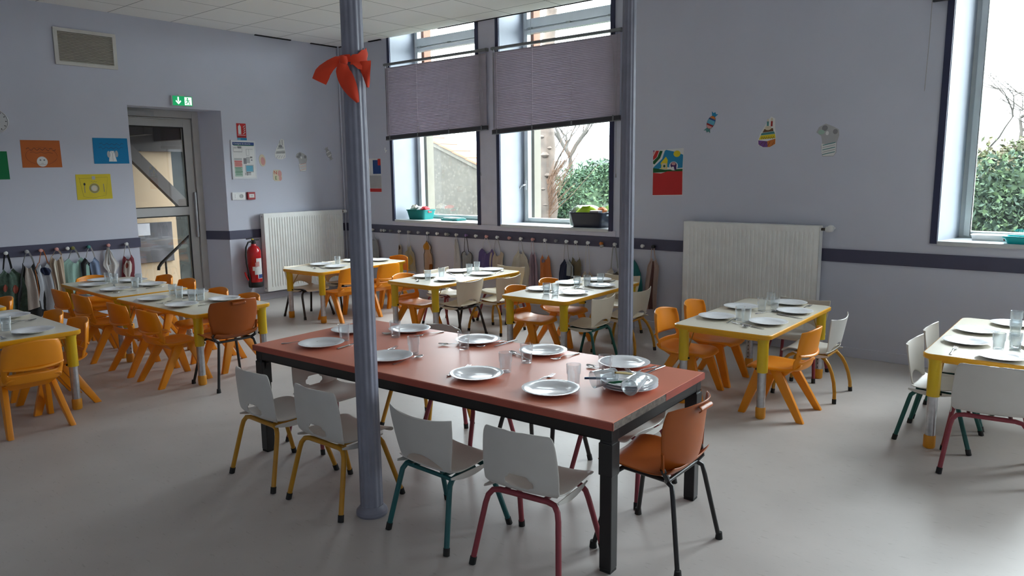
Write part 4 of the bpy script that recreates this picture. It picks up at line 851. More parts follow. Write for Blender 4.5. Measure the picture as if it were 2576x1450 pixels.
# table behind the second column
ychair(4.455, -1.52, -88, 'orange-yellow chair on the near left of the table behind the far column')
ychair(4.425, -1.00, -88, 'orange-yellow chair on the far left of the table behind the far column')
wchair('C', 'tgreen', 5.00, -1.475, 93, 'cream chair with green legs at the table behind the far column', 'cream')
wchair('C', 'tyel', 5.055, -.975, 93, 'cream chair with ochre legs seen just right of the far column', 'cream')
wchair('C', 'tyel', 4.625, -.44, 184, 'cream chair at the far end of the table behind the far column', 'cream')
# middle table
ychair(3.05, -1.56, -89, 'orange-yellow chair at the middle table below the blinds')
wchair('C', 'tred', 2.92, -.99, -88, 'cream chair with maroon legs on the left of the middle table', 'cream')
wchair('C', 'tblack', 3.475, -1.40, 91, 'cream chair with black legs on the near right of the middle table', 'cream')
wchair('C', 'tyel', 3.60, -.985, 91, 'cream chair with ochre legs on the far right of the middle table', 'cream')
wchair('C', 'tred', 3.285, -.53, 181, 'cream chair with maroon legs at the far end of the middle table', 'cream')
# table by the left radiator
wchair('C', 'tblack', 1.375, -1.635, -87, 'cream chair with black legs before the left radiator, the nearer of two', 'cream')
wchair('C', 'tblack', 1.37, -1.13, -87, 'cream chair with black legs before the left radiator, the farther of two', 'cream')
ychair(1.855, -1.53, 92, 'orange-yellow chair left of the near column, at the table by the left radiator')
ychair(1.895, -1.04, 92, 'orange-yellow chair right of the near column, at the table by the left radiator')
ychair(1.60, -.64, 183, 'orange-yellow chair at the far end of the table by the left radiator')
# long pair of joined tables on the left
for x, t in ((1.105, 'leftmost of four'), (1.555, 'second from left of four'), (2.26, 'third from left of four'), (2.775, 'rightmost of four')): ychair(x, -3.85, 0, 'orange-yellow chair along the near side of the joined tables, '+t)
for x, y, t in ((.975, -3.205, 'leftmost of four'), (1.435, -3.205, 'second from left of four'), (2.24, -3.33, 'third from left of four'), (2.745, -3.335, 'rightmost of four')): ychair(x, y, 180, 'orange-yellow chair along the far side of the joined tables, '+t)
ychair(.585, -3.49, -90, 'orange-yellow chair at the left end of the joined tables')
# lower left tables
ychair(3.095, -4.935, 90, 'orange-yellow chair with its back to the view at the lower left edge')
ychair(2.27, -4.65, 180, 'orange-yellow chair behind the lower left table, the left one of two')
ychair(2.725, -4.65, 180, 'orange-yellow chair behind the lower left table, the right one of two')
ychair(1.235, -4.66, 180, 'orange-yellow chair showing only its back at the left edge')
# right edge table
wchair('C', 'tgreen', 7.60, -1.70, -91, 'white chair with green legs on the left of the right edge table, nearer of two')
wchair('C', 'tgreen', 7.60, -1.235, -91, 'white chair with green legs on the left of the right edge table, farther of two')
wchair('S', 'tred', 7.875, -2.06, 7, 'white chair with maroon legs and its back to the view at the right edge')
# ------------------------------------------------------------------ tableware
def scal(n, a): return lambda j, t: (a*(abs(cos(n*t/2))**.7-.6) if j in (4, 5, 6) else 0)
def plate():
    o = empty('plate'); pr = [(0, .0), (.060, .0), (.068, .003), (.095, .010), (.120, .0165), (.1245, .0195), (.120, .0205), (.094, .014), (.076, .0085), (.070, .006), (.0, .0055)]
    return B().lathe(pr, 96, mod=scal(32, .030)).build('plate', MT['china'], None, smooth=True, angle=60)
def plate_():
    pr = [(0, .0), (.060, .0), (.068, .003), (.095, .010), (.120, .0165), (.1245, .0195), (.120, .0205), (.094, .014), (.076, .0085), (.070, .006), (.0, .0055)]
    return B().lathe(pr, 96, mod=scal(32, .030)).build('plate', MT['china'], None, smooth=True, angle=60)
def tumbler(m_):
    def mk():
        pr = [(0, 0), (.0250, 0), (.0268, .004), (.0282, .040), (.0284, .043), (.0308, .047), (.0316, .050), (.0328, .084), (.0325, .0855), (.0308, .0845), (.0298, .052), (.0268, .046), (.0250, .012), (.022, .009), (0, .009)]
        return B().lathe([(r_, z_*1.12) for r_, z_ in pr], 36).build('tumbler', MT[m_], None, smooth=True, angle=50)
    return mk
def fork():
    b = B().tube([(0, -.10, .002), (0, -.06, .003), (0, -.02, .008), (0, .02, .010), (0, .045, .005)], [.0075, .0062, .0036, .0030, .0050], 8, flat=.35)
    b.sheet(lambda u, v: (.0115*u*(.45+.55*min(1, v*2)), .040+.020*v, .0055-.002*v-.002*(1-u*u)), lin(-1, 1, 5), lin(0, 1, 5), .0018)
    for k in range(4): x = -.0098+.00653*k; b.tube([(x, .058, .0032), (x, .075, .0035), (x*.95, .098, .0085)], [.0017, .0015, .0009], 6)
    return b.build('fork', MT['steel'], None, smooth=True, angle=60)
def spoon():
    b = B().tube([(0, -.10, .002), (0, -.06, .003), (0, -.02, .008), (0, .02, .010), (0, .05, .006)], [.0075, .0062, .0036, .0030, .0040], 8, flat=.35)
    b.sheet(lambda u, v: (.0185*u*sqrt(max(.02, 1-(2*v-1)**2))*(1-.12*v), .047+.055*v, .0035+.006*(u*u*.7)+.010*(v-.45)**2*1.2), lin(-1, 1, 9), lin(0, 1, 11), .0012)
    return b.build('spoon', MT['steel'], None, smooth=True, angle=70)
def knife():
    b = B().tube([(0, -.10, .003), (0, -.05, .0035), (0, -.008, .004)], [.0070, .0078, .0055], 8, flat=.5)
    b.sheet(lambda u, v: (.0075*u*(1-.55*max(0, v-.7)/.3)+.004*max(0, v-.7)/.3*(-1), -.01+.11*v, .003), [-1, 0, 1], lin(0, 1, 8), .0013)
    return b.build('table_knife', MT['steel'], None, smooth=True, angle=50)
MK = dict(fork=fork, spoon=spoon, knife=knife); CAT = dict(fork='fork', spoon='spoon', knife='knife')
def ware(z, tname, plates, glasses, cuts, gm='frost', far=True):
    for i, (x, y, pos) in enumerate(plates): place('plate', plate_, (x, y, z+.0005), .3*i, 'white %splate, %s on %s' % ('' if far else 'scalloped ', pos, tname), 'plate', 'white plates with scalloped rims')
    for i, (x, y, pos) in enumerate(glasses): place('glass'+gm, tumbler(gm), (x, y, z+.0005), i, 'small %s tumbler, %s on %s' % ('clear' if gm == 'glass' else 'clouded', pos, tname), 'glass', 'drinking tumblers')
    for k, (x0, y0), (x1, y1), pos in cuts:
        a = atan2(y1-y0, x1-x0)-pi/2; x, y = (x0+x1)/2, (y0+y1)/2
        place(k, MK[k], (x, y, z+.0008), a, 'steel %s, %s on %s' % (k, pos, tname), CAT[k], 'stainless cutlery')
RT = 'the red table'
ware(.622, RT, [(4.66+.15, -3.72, 'back row far left'), (5.075, -3.50, 'back row second from left') , (5.60, -3.47, 'middle of back row'), (6.045, -3.455, 'back row second from right'), (6.508, -3.415, 'back row far right'),
    (4.965, -4.055, 'front row far left'), (5.49, -4.03, 'front, cut by the near column'), (6.075, -4.005, 'front row beside teal-legged chair'), (6.487, -3.985, 'front row nearest the viewer')],
    [(4.968, -3.90, 'beside the front left plate'), (4.915, -3.70, 'half hidden by the near column'), (5.135, -3.665, 'before the second back plate'), (5.525, -3.885, 'right of the near column'), (5.653, -3.64, 'before the middle back plate'), (6.129, -3.86, 'above the front middle plate'), (6.101, -3.665, 'before the fourth back plate'), (6.509, -3.845, 'above the plate nearest the viewer'), (6.534, -3.625, 'behind the stacked glasses')],
    [('fork', (4.787, -4.13), (4.853, -4.06), 'left of the front left plate'), ('knife', (5.098, -3.997), (5.084, -3.924), 'right of the front left plate'), ('fork', (5.385, -3.99), (5.342, -3.86), 'behind the plate cut by the column'), ('spoon', (5.60, -4.06), (5.60, -3.93), 'right of the plate cut by the column'),
     ('fork', (5.969, -4.103), (5.918, -3.865), 'left of the front middle plate'), ('fork', (6.357, -3.985), (6.343, -3.745), 'left of the plate nearest the viewer'), ('spoon', (5.147, -3.545), (5.039, -3.651), 'left of the third tumbler'), ('fork', (5.26, -3.418), (5.22, -3.582), 'right of the second back plate'),
     ('spoon', (5.614, -3.575), (5.516, -3.635), 'left of the middle back plate'), ('fork', (5.712, -3.40), (5.69, -3.561), 'right of the middle back plate'), ('knife', (5.75, -3.346), (5.75, -3.473), 'furthest right of the middle back plate'), ('spoon', (6.049, -3.607), (5.947, -3.569), 'left of the fourth back plate'), ('fork', (6.200, -3.37), (6.176, -3.54), 'right of the fourth back plate'),
     ('spoon', (6.521, -3.56), (6.431, -3.549), 'left of the far right plate'), ('fork', (6.640, -3.38), (6.63, -3.52), 'right of the far right plate'), ('knife', (6.672, -3.338), (6.668, -3.494), 'by the back right corner')], 'glass', False)
# stacked plates with two tipped tumblers and coloured handles near the right end
sx_, sy_ = 6.725, -3.735
for k in range(3): place('plate', plate_, (sx_, sy_, .6225+.0115*k), .1*k, ('bottom', 'middle', 'top')[k]+' plate of the small stack holding tipped tumblers, red table', 'plate', 'stacked plates on the red table')
zp = .6225+.023+.008
place('glasstip', tumbler('frost'), (sx_-.035, sy_-.055, zp+.036), (radians(-96), 0, radians(150)), 'tumbler lying on the plate stack, left of two', 'glass', 'tipped tumblers on the plate stack')
place('glasstip', tumbler('frost'), (sx_+.075, sy_-.035, zp+.036), (radians(-98), 0, radians(185)), 'tumbler lying on the plate stack, right of two', 'glass', 'tipped tumblers on the plate stack')
for o in COL.objects:
    if 'lying on the plate stack,' in o.get('label', ''): o.scale = (1.15, 1.15, 1.15)
def handled(name, col, label, loc, rot, cat):
    o = empty(name, loc, 0); o.rotation_euler = rot
    B().tube([(0, -.10, 0), (0, -.05, .001), (0, -.005, 0)], [.007, .008, .006], 10, flat=.7).build('handle', col, o, smooth=True)
    B().sheet(lambda u, v: (.008*u*(1-.5*v), -.006+.09*v, 0), [-1, 0, 1], lin(0, 1, 6), .0014).build('blade' if cat == 'knife' else 'bowl', MT['steel'], o, smooth=True); return tag(o, label, cat)
handled('table_knife', M_('blue_plastic', (.01, .05, .16), rough=.3), 'blue-handled knife sticking out of the plate stack on the red table', (sx_-.075, sy_-.055, zp+.010), (0, 0, radians(-58)), 'knife')
handled('table_knife', M_('green_plastic', (.0, .10, .04), rough=.3), 'green-handled knife between the tipped tumblers', (sx_+.02, sy_-.03, zp+.010), (0, 0, radians(-35)), 'knife')
handled('spoon', M_('straw_plastic', (.45, .33, .10), rough=.3), 'straw-coloured handled spoon leaning between the tipped tumblers', (sx_+.02, sy_+.0, zp+.035), (radians(-12), 0, radians(-20)), 'spoon')
place('fork', fork, (sx_+.005, sy_+.06, zp+.012), radians(60), 'steel fork lying on the plate stack behind the tipped tumblers', 'fork', 'cutlery on the plate stack')

T1 = 'table before the long radiator'
ware(TH, T1, [(6.215, -1.69, 'near left'), (6.20, -1.235, 'far left'), (6.428, -.86, 'far end'), (6.575, -1.185, 'far right'), (6.567, -1.673, 'near right')],
    [(6.371, -1.67, 'near left of centre'), (6.432, -1.715, 'near centre'), (6.363, -1.259, 'far left of centre'), (6.424, -1.17, 'far centre'), (6.33, -.99, 'far end')],
    [('fork', (6.345, -1.83), (6.335, -1.61), 'near left'), ('spoon', (6.388, -1.79), (6.488, -1.87), 'near middle'), ('knife', (6.44, -1.80), (6.60, -1.87), 'near right'), ('spoon', (6.40, -1.33), (6.43, -1.27), 'far middle'), ('knife', (6.53, -1.335), (6.66, -1.375), 'between the right plates'), ('fork', (6.57, -1.0), (6.573, -.846), 'far right')], 'glass')
T2 = 'table behind the far column'
ware(TH, T2, [(4.475, -1.425, 'near left'), (4.47, -.985, 'far left'), (4.825, -1.425, 'near right'), (4.575, -.66, 'far end'), (4.80, -.955, 'far right')],
    [(4.655, -1.572, 'near left of centre'), (4.735, -1.56, 'near right of centre'), (4.632, -1.09, 'middle'), (4.67, -.985, 'far middle'), (4.70, -.815, 'far end')],
    [('spoon', (4.62, -1.33), (4.64, -1.46), 'near middle'), ('spoon', (4.61, -1.22), (4.62, -1.12), 'left of centre'), ('fork', (4.68, -1.143), (4.70, -1.031), 'centre'), ('knife', (4.70, -1.15), (4.83, -1.17), 'between the right plates'), ('fork', (4.43, -.82), (4.45, -.72), 'far left'), ('knife', (4.72, -.72), (4.71, -.60), 'far end right')])
T3 = 'middle table'
ware(TH, T3, [(3.065, -1.44, 'near left'), (3.055, -.965, 'far left'), (3.395, -1.478, 'near right'), (3.41, -.99, 'far right'), (3.27, -.68, 'far end')],
    [(3.225, -1.562, 'near'), (3.21, -1.36, 'left of centre'), (3.226, -.976, 'far middle'), (3.16, -.79, 'far end')],
    [('spoon', (3.107, -1.60), (3.192, -1.66), 'near left'), ('fork', (3.25, -1.454), (3.21, -1.23), 'centre'), ('knife', (3.11, -1.13), (3.20, -1.17), 'left of centre'), ('spoon', (3.22, -1.06), (3.30, -1.12), 'middle'), ('fork', (3.17, -.925), (3.13, -.826), 'far left'), ('spoon', (3.45, -.804), (3.42, -.698), 'far right')])
T4 = 'table by the left radiator'
ware(TH, T4, [(1.38, -1.446, 'near left'), (1.68, -1.468, 'near right'), (1.38, -.984, 'far left'), (1.60, -.78, 'far end')], [(1.49, -1.30, 'near the middle'), (1.70, -1.05, 'behind the near column')],
    [('fork', (1.46, -1.62), (1.56, -1.66), 'near left'), ('knife', (1.55, -1.58), (1.66, -1.62), 'near right'), ('spoon', (1.50, -.90), (1.62, -.93), 'far middle')])
T5 = 'joined tables, brown chair half'
ware(TH, T5, [(2.187, -3.70, 'near left'), (2.678, -3.705, 'near right'), (2.175, -3.35, 'far left'), (2.691, -3.355, 'far right')], [(2.262, -3.518, 'left'), (2.09, -3.49, 'left edge'), (2.531, -3.545, 'right'), (2.528, -3.468, 'right rear')],
    [('fork', (2.37, -3.64), (2.36, -3.52), 'left of centre'), ('spoon', (2.80, -3.58), (2.83, -3.49), 'right'), ('knife', (2.34, -3.49), (2.34, -3.375), 'far middle'), ('fork', (2.45, -3.62), (2.43, -3.76), 'near middle')])
T6 = 'joined tables, bib wall half'
ware(TH, T6, [(.63, -3.49, 'left end'), (.915, -3.675, 'near left'), (1.379, -3.668, 'near right'), (.926, -3.308, 'far left'), (1.344, -3.32, 'far right')], [(.813, -3.498, 'left'), (.93, -3.487, 'left of centre'), (1.37, -3.487, 'right'), (1.14, -3.352, 'far middle')],
    [('spoon', (1.54, -3.597), (1.55, -3.714), 'near right'), ('fork', (1.07, -3.55), (1.16, -3.58), 'near middle'), ('knife', (1.52, -3.42), (1.50, -3.31), 'far right'), ('spoon', (.76, -3.41), (.78, -3.3), 'far left')])
T7 = 'lower left table'
ware(TH, T7, [(2.102, -4.70, 'far left'), (2.841, -4.79, 'far right')], [(2.628, -4.88, 'middle'), (2.35, -4.98, 'left')], [('fork', (2.78, -4.985), (2.93, -4.98), 'near right'), ('knife', (2.264, -4.80), (2.32, -4.70), 'far middle'), ('spoon', (2.40, -4.78), (2.38, -4.66), 'beside the knife')])
T8 = 'right edge table'
ware(TH, T8, [(7.682, -1.162, 'far left'), (7.682, -1.546, 'near left'), (7.885, -1.838, 'near end'), (7.832, -.809, 'far end'), (8.04, -1.44, 'right')], [(7.846, -1.623, 'near middle'), (7.918, -1.57, 'near right of middle'), (7.877, -1.148, 'far middle'), (7.952, -1.124, 'far right')],
    [('fork', (7.658, -1.901), (7.655, -1.72), 'near left'), ('spoon', (7.98, -1.64), (7.93, -1.56), 'right')])
place('glassfrost', tumbler('frost'), (7.877, -1.148, TH+.056), .4, 'clouded tumbler stacked in another at the far middle, right edge table', 'glass', 'drinking tumblers')

# ------------------------------------------------------------------ bibs and coat knobs
def knob(wall, a, z, key, label):
    o = empty('coat_knob', (.014, a, z) if wall is LW else (a, -.014, z)); b = B().lathe([(0, 0), (.013, 0), (.010, .006), (.007, .014), (.010, .019), (.018, .023), (.019, .029), (.015, .036), (.006, .039), (0, .039)], 20, wall)
    b.build('knob', K[key] if key in K else MT[key], o, smooth=True); return tag(o, label, 'knob')
CL = {}
def cloth(k, col, **kw): return M_('cloth_'+k, col, rough=.9, sheen=.15, bump=.25, bscale=140, **kw)
def bib(wall, a, z, length, wd, col, label, strap=None, sl=.10, sw=.012, seed=0, lining=None, sway=0, trim=None, pocket=None, cat='bib', prof=None):
    """folded child bib hanging by a strap loop; wd half width at the widest"""
    rnd = random.Random(seed); o = empty('bib', (.034, a, z) if wall is LW else (a, -.034, z)); ph = rnd.uniform(0, 6); fr = rnd.uniform(7, 11); asy = rnd.uniform(-.16, .16); slant = rnd.uniform(-1, 1); wd *= 1.12; scoop = min(.06, wd*(prof or [(.35, 0)])[0][0]*1.3)
    pf = prof or [(.35, 0), (.75, .12), (.95, .3), (1, .55), (.92, .8), (.8, 1)]
    def hw(v):
        for (w0, v0), (w1, v1) in zip(pf, pf[1:]):
            if v <= v1: t = (v-v0)/(v1-v0); t = t*t*(3-2*t); return w0+(w1-w0)*t
        return pf[-1][0]
    def body(s=1, du=(-1, 1), off=0, vr=(0, 1), oval=False):
        def fn(u, v):
            U = du[0]+(du[1]-du[0])*(u+1)/2; V = vr[0]+(vr[1]-vr[0])*v; w_ = wd*hw(V)*s
            x = w_*U*(1+asy*(1 if U > 0 else -1)*sin(pi*min(1, V*1.1)))+sway*V+.008*sin(5*V+ph); d = .0+.017*sin(fr*.5*U+ph+2.2*V)*(.4+.6*V)+.006*sin(fr*1.3*U+ph*2)
            return wall @ Vector((x, -sl-(length-sl)*V-scoop*(1-min(1, abs(U))**1.5)*max(0, 1-V*3.2)**1.6+(.028*U*slant+.012*sin(3*U+ph))*V*V, max(-.012, d)+off))
        return B().sheet(fn, lin(-1, 1, 15), lin(0, 1, 15), .004, mask=(lambda u, v: u*u+(2*v-1)**2 > 1.02) if oval else None)
    bd = body().build('cloth', col, o, smooth=True, angle=80)
    if lining: body(1.0, lining[1], .010, lining[2] if len(lining) > 2 else (0, 1)).build('lining', lining[0], o, smooth=True, angle=80)
    if trim:
        n = 15
        for sgn in (-1, 1):
            pts = [wall @ Vector((wd*hw(v)*sgn+sway*v+.006*sin(5*v+ph), -sl-(length-sl)*v, max(-.012, .014*sin(fr*.5*sgn+ph+2.2*v)*(.4+.6*v)+.006*sin(fr*1.3*sgn+ph*2))+.003)) for v in lin(0, 1, n)]; B().tube(pts, .0035, 6).build('trim', trim, o, smooth=True)
    if strap:
        w0 = wd*hw(0)*.9; P = [(-w0, -sl-.005, .0), (-w0*.75, -sl*.6, .006), (-.012, -.012, .008), (0, .006, .008), (.012, -.012, .008), (w0*.75, -sl*.6, .004), (w0, -sl-.005, .0)]
        B().sheet(lambda u, v: (lambda p: wall @ Vector((p[0]+u*sw*.25, p[1]+u*sw*.3, p[2]+u*.003)))(catmull(P, v)), [-1, 0, 1], lin(0, 1, 15), .003).build('neck_strap', strap, o, smooth=True, angle=80)
    if pocket:
        for i, (u0, v0, r_, m2) in enumerate(pocket):
            body(1, (u0-r_, u0+r_), .0055+.002*i, (max(0, v0-r_*.5), min(1, v0+r_*.5)), True).build('printed_patch', m2, o, smooth=True, angle=80)
    return tag(o, label, cat)
C = cloth
bg_, wh, cr_, gr = C('beige', (.50, .42, .33)), C('white', (.58, .57, .56)), C('cream', (.56, .52, .44)), C('grey', (.30, .31, .31))
blk = C('black', (.012, .012, .014)); nv = C('navy', (.012, .02, .06)); 
KZ = .829
# back wall rail, from the corner to the long radiator
for x, key, nm in ((.779, 'lgrey', 'first small grey knob right of the near column'), (.839, 'lgrey', 'second small grey knob right of the near column'), (.962, 'grey', 'dark small knob left of the first hanging bib'), (1.483, 'lgrey', 'grey knob left of the mustard and black bib'),
                   (1.820, 'white', 'white empty knob right of the mustard and black bib'), (1.972, 'lgrey', 'grey empty knob left of the narrow white towel'), (2.011, 'grey', 'dark grey empty knob left of the narrow white towel'), (2.463, 'white', 'white ringed empty knob left of the purple bib'),
                   (2.976, 'pink', 'pale pink empty knob left of the large cream bib'), (3.631, 'grey', 'grey empty knob right of the orange bib'), (4.206, 'orange', 'orange empty knob near the far column'), (4.687, 'white', 'white empty knob right of the far column')):
    knob(BW, x, KZ, key, nm+', back wall rail')
knob(BW, 4.212, KZ-.026, 'lgrey', 'small pale knob just below the orange knob, back wall rail')
kb = [(1.128, 'white'), (1.306, 'lgrey'), (1.654, 'white'), (2.147, 'white'), (2.309, 'mauve'), (2.631, 'pink'), (2.796, 'white'), (3.144, 'white'), (3.313, 'pink'), (3.483, 'white'), (3.768, 'white'), (3.890, 'white'), (4.042, 'white'), (4.368, 'white'), (4.56, 'white'), (4.807, 'black'), (.60, 'white')]
kn = ['narrow beige bib', 'beige bib with yellow print', 'mustard and black bib', 'narrow white towel', 'grey bib with black edge', 'purple bib', 'beige bib with grey strap', 'large cream bib', 'mauve bib', 'bright orange bib', 'navy and grey bib', 'olive bib', 'patterned beige bib', 'cream bib with striped strap', 'teal bib', 'long pinkish beige bib', 'grey bib by the near column']
for (x, key), nm in zip(kb, kn): knob(BW, x, KZ, key, '%s knob on the back wall rail holding the %s' % (dict(white='white', lgrey='grey', mauve='mauve', pink='pink', black='black')[key], nm))
bib(BW, .60, KZ, .50, .10, gr, 'grey bib mostly hidden behind the near column', gr, seed=3, sway=.05)
bib(BW, 1.128, KZ, .44, .026, bg_, 'narrow beige bib, first one right of the near column', wh, .17, seed=1, pocket=[(-.2, .02, .5, C('brownpatch', (.10, .045, .02)))])
bib(BW, 1.306, KZ, .50, .095, C('beigey', (.46, .42, .30)), 'beige bib with yellow print on the back wall rail', wh, .17, seed=2, prof=[(.25, 0), (.28, .18), (.75, .32), (.85, .6), (1, 1)], sway=.03, pocket=[(.1, .55, .4, C('ypatch', (.50, .38, .12))), (-.2, .85, .3, C('ypatch', (.50, .38, .12)))])
bib(BW, 1.654, KZ, .50, .066, C('peach', (.52, .38, .27)), 'mustard, peach and black edged bib on the back wall rail', blk, .10, .014, seed=5, trim=blk, prof=[(.2, 0), (1, .18), (.7, .32), (1, .45), (.95, .75), (.7, 1)], lining=(C('mustard', (.48, .22, .02)), (-1, .4), (0, .27)), pocket=[(.62, .9, .35, C('rust', (.30, .09, .01)))])
bib(BW, 2.147, KZ, .50, .042, wh, 'narrow white towel on the back wall rail', wh, .05, seed=6, prof=[(.25, 0), (.6, .2), (.9, .5), (1, 1)], cat='towel')
bib(BW, 2.309, KZ, .50, .088, gr, 'grey bib with black edge on the back wall rail', blk, .19, .022, seed=7, trim=blk, prof=[(.4, 0), (.9, .1), (.85, .5), (1, 1)], sway=.03)
bib(BW, 2.631, KZ, .47, .100, C('purple', (.115, .085, .24)), 'purple bib with white strap on the back wall rail', wh, .14, seed=8, prof=[(.65, 0), (1, .12), (1, .5), (.95, 1)])
bib(BW, 2.796, KZ, .47, .098, bg_, 'beige bib with grey strap, right of the purple bib', gr, .16, .016, seed=9, prof=[(.5, 0), (.95, .1), (.95, .5), (.7, 1)])
bib(BW, 3.144, KZ, .60, .125, cr_, 'large cream bib on the back wall rail', gr, .13, .012, seed=10, prof=[(.25, 0), (.75, .22), (1, .5), (.9, .8), (.6, 1)])
bib(BW, 3.313, KZ, .66, .060, C('mauve', (.36, .26, .32)), 'mauve bib between the large cream and the orange bibs', C('pinkish', (.45, .30, .33)), .14, seed=11, lining=(C('mauve2', (.22, .15, .20)), (-.1, .4)))
bib(BW, 3.483, KZ, .50, .082, C('orange', (.58, .18, .05)), 'bright orange bib on the back wall rail', wh, .16, seed=12, prof=[(.5, 0), (.8, .2), (.85, .5), (1, 1)], sway=.015, pocket=[(-.3, .07, .35, C('mauve2', (.22, .15, .20)))])
bib(BW, 3.768, KZ, .52, .092, nv, 'navy and pale grey bib on the back wall rail', gr, .19, seed=13, prof=[(.35, 0), (.9, .25), (1, .5), (.95, 1)], lining=(C('pgrey', (.36, .40, .42)), (.1, 1), (0, .55)))
bib(BW, 3.890, KZ, .55, .062, C('olive', (.17, .14, .085)), 'olive towelling bib next to the navy one', wh, .16, seed=14, prof=[(.6, 0), (.9, .2), (1, 1)])
bib(BW, 4.042, KZ, .60, .072, bg_, 'patterned beige bib hanging low on a long strap', cr_, .30, .010, seed=15, prof=[(.4, 0), (.9, .2), (1, 1)], pocket=[(-.5, .25, .2, C('darkp', (.10, .085, .07))), (.4, .35, .2, C('darkp', (.10, .085, .07))), (-.1, .7, .25, C('darkp', (.10, .085, .07)))])
bib(BW, 4.368, KZ, .58, .088, cr_, 'cream bib with striped grey strap beside the far column', gr, .24, .03, seed=16, prof=[(.45, 0), (.95, .15), (1, 1)], lining=(C('darkp', (.10, .085, .07)), (-.1, .5), (0, .18)))
bib(BW, 4.56, KZ, .60, .10, C('teal', (.01, .15, .15)), 'teal bib mostly hidden behind the far column', wh, .14, seed=17, sway=.02)
bib(BW, 4.807, KZ-.01, .62, .066, C('pinkbeige', (.48, .36, .31)), 'long pinkish beige bib on a black knob right of the far column', C('pinkbeige', (.48, .36, .31)), .10, .022, seed=18, prof=[(.35, 0), (.85, .18), (.95, .5), (1, 1)], lining=(C('redbrown', (.11, .045, .04)), (-.25, .2)), sway=-.01)
# left wall rail
KL = .842
kd = [(-4.098, 'white', 'dark green flowered bib'), (-3.921, 'lgrey', 'black bib with white front'), (-3.799, 'pink', 'light grey bib with orange trim'), (-3.655, 'pink', 'long beige bib'), (-3.506, 'olive', 'mint green bib'), (-3.353, 'teal', 'black and blue bib'), (-3.158, 'pink', 'white tea towel'), (-2.972, 'white', 'red and white owl bib')]
for y, key, nm in kd: knob(LW, y, KL, key, 'knob on the left wall rail holding the '+nm)
knob(LW, -3.555, KL, 'white', 'white empty knob beside the olive knob, left wall rail')
bib(LW, -4.098, KL, .62, .115, C('dgreen', (.06, .10, .075), var=.35, vscale=28), 'dark green flowered bib at the left end of the rail', blk, .15, .03, seed=21, sway=.02, pocket=[(.3, .45, .18, C('redpatch', (.25, .05, .03))), (-.4, .4, .15, C('redpatch', (.25, .05, .03)))], prof=[(.3, 0), (.85, .2), (1, .5), (.9, 1)])
bib(LW, -3.915, KL, .68, .130, blk, 'long black bib with a white printed front', gr, .11, .022, seed=22, prof=[(.35, 0), (.6, .3), (.85, .6), (1, 1)], sway=.01, lining=(C('offw', (.52, .47, .43)), (-.55, .35), (0, .80)), pocket=[(.1, .45, .2, C('oliveprint', (.12, .14, .08)))])
bib(LW, -3.785, KL, .60, .105, C('bluegrey', (.42, .45, .50)), 'light blue-grey bib with orange trim and navy neck', C('orange', (.58, .18, .05)), .12, .010, seed=23, trim=C('orange', (.58, .18, .05)), prof=[(.35, 0), (.75, .15), (.85, .5), (1.1, 1)], sway=.045, pocket=[(.0, .02, .5, nv)])
bib(LW, -3.655, KL, .56, .058, C('sand', (.46, .36, .27)), 'long beige bib left of the mint green one', C('sand', (.46, .36, .27)), .06, .02, seed=24, lining=(cr_, (-.6, -.1)), prof=[(.7, 0), (1, .15), (.85, .6), (1, 1)])
bib(LW, -3.500, KL, .48, .112, C('mint', (.30, .48, .42)), 'mint green bib with a wide neck', gr, .10, .02, seed=25, prof=[(.45, 0), (1, .15), (1, .6), (1, 1)])
bib(LW, -3.345, KL, .50, .085, C('skyblue', (.20, .27, .42)), 'bib half black and half blue', wh, .11, .016, seed=26, lining=(blk, (-1, -.1)), prof=[(.5, 0), (.95, .15), (1, .5), (.9, 1)])
bib(LW, -3.158, KL, .48, .072, wh, 'white tea towel hanging from a pink knob', None, .02, seed=27, prof=[(.08, 0), (.5, .2), (1, .42), (.45, .62), (.4, 1)], lining=(gr, (-.1, .25), (.02, .4)), cat='towel')
bib(LW, -2.972, KL, .44, .060, C('reddark', (.16, .02, .03)), 'red bib with a white owl face beside the door', wh, .12, .010, seed=28, pocket=[(-.15, .45, .65, C('offw', (.52, .47, .43))), (-.35, .35, .2, C('redpatch', (.25, .05, .03)))], prof=[(.6, 0), (.9, .15), (1, .5), (1, 1)])
# ------------------------------------------------------------------ baskets on the sills
def basket(loc, rz, w, d, h, m_, holes=True):
    o = empty('storage_basket', loc, rz); b = B(); t = .85; n = 6
    ring = lambda s, z, r=.03: [(x, y, z) for x, y in rrect(w*s, d*s, r, n)]
    R_ = [ring(t, 0), ring(1, h-.012), ring(1.05, h-.010), ring(1.05, h), ring(.985, h), ring(t*.98, .006)]; k = len(R_[0]); vs = sum(R_, [])
    fs = [(j*k+i, j*k+(i+1) % k, (j+1)*k+(i+1) % k, (j+1)*k+i) for j in range(5) for i in range(k)]+[tuple(range(k-1, -1, -1)), tuple(5*k+i for i in range(k))]
    b.add(vs, fs).build('basket_body', m_, o, smooth=True, angle=40)
    for s in (-1, 1): B().box(s*(w/2*.99)-.004, s*(w/2*.99)+.004, -.035, .035, h-.04, h-.022).build('handle_slot', MT['white'] if not holes else M_('slot_dark_red', (.25, .03, .03)), o, bev=.003)  # slots filled in dark red where holes is set, white otherwise
    return o
TEAL = M_('teal_plastic', (.008, .17, .16), rough=.55, spec=.25); NAVY = M_('navy_plastic', (.006, .010, .028), rough=.35); AQUA = M_('turquoise_plastic', (.0, .45, .48), rough=.3)
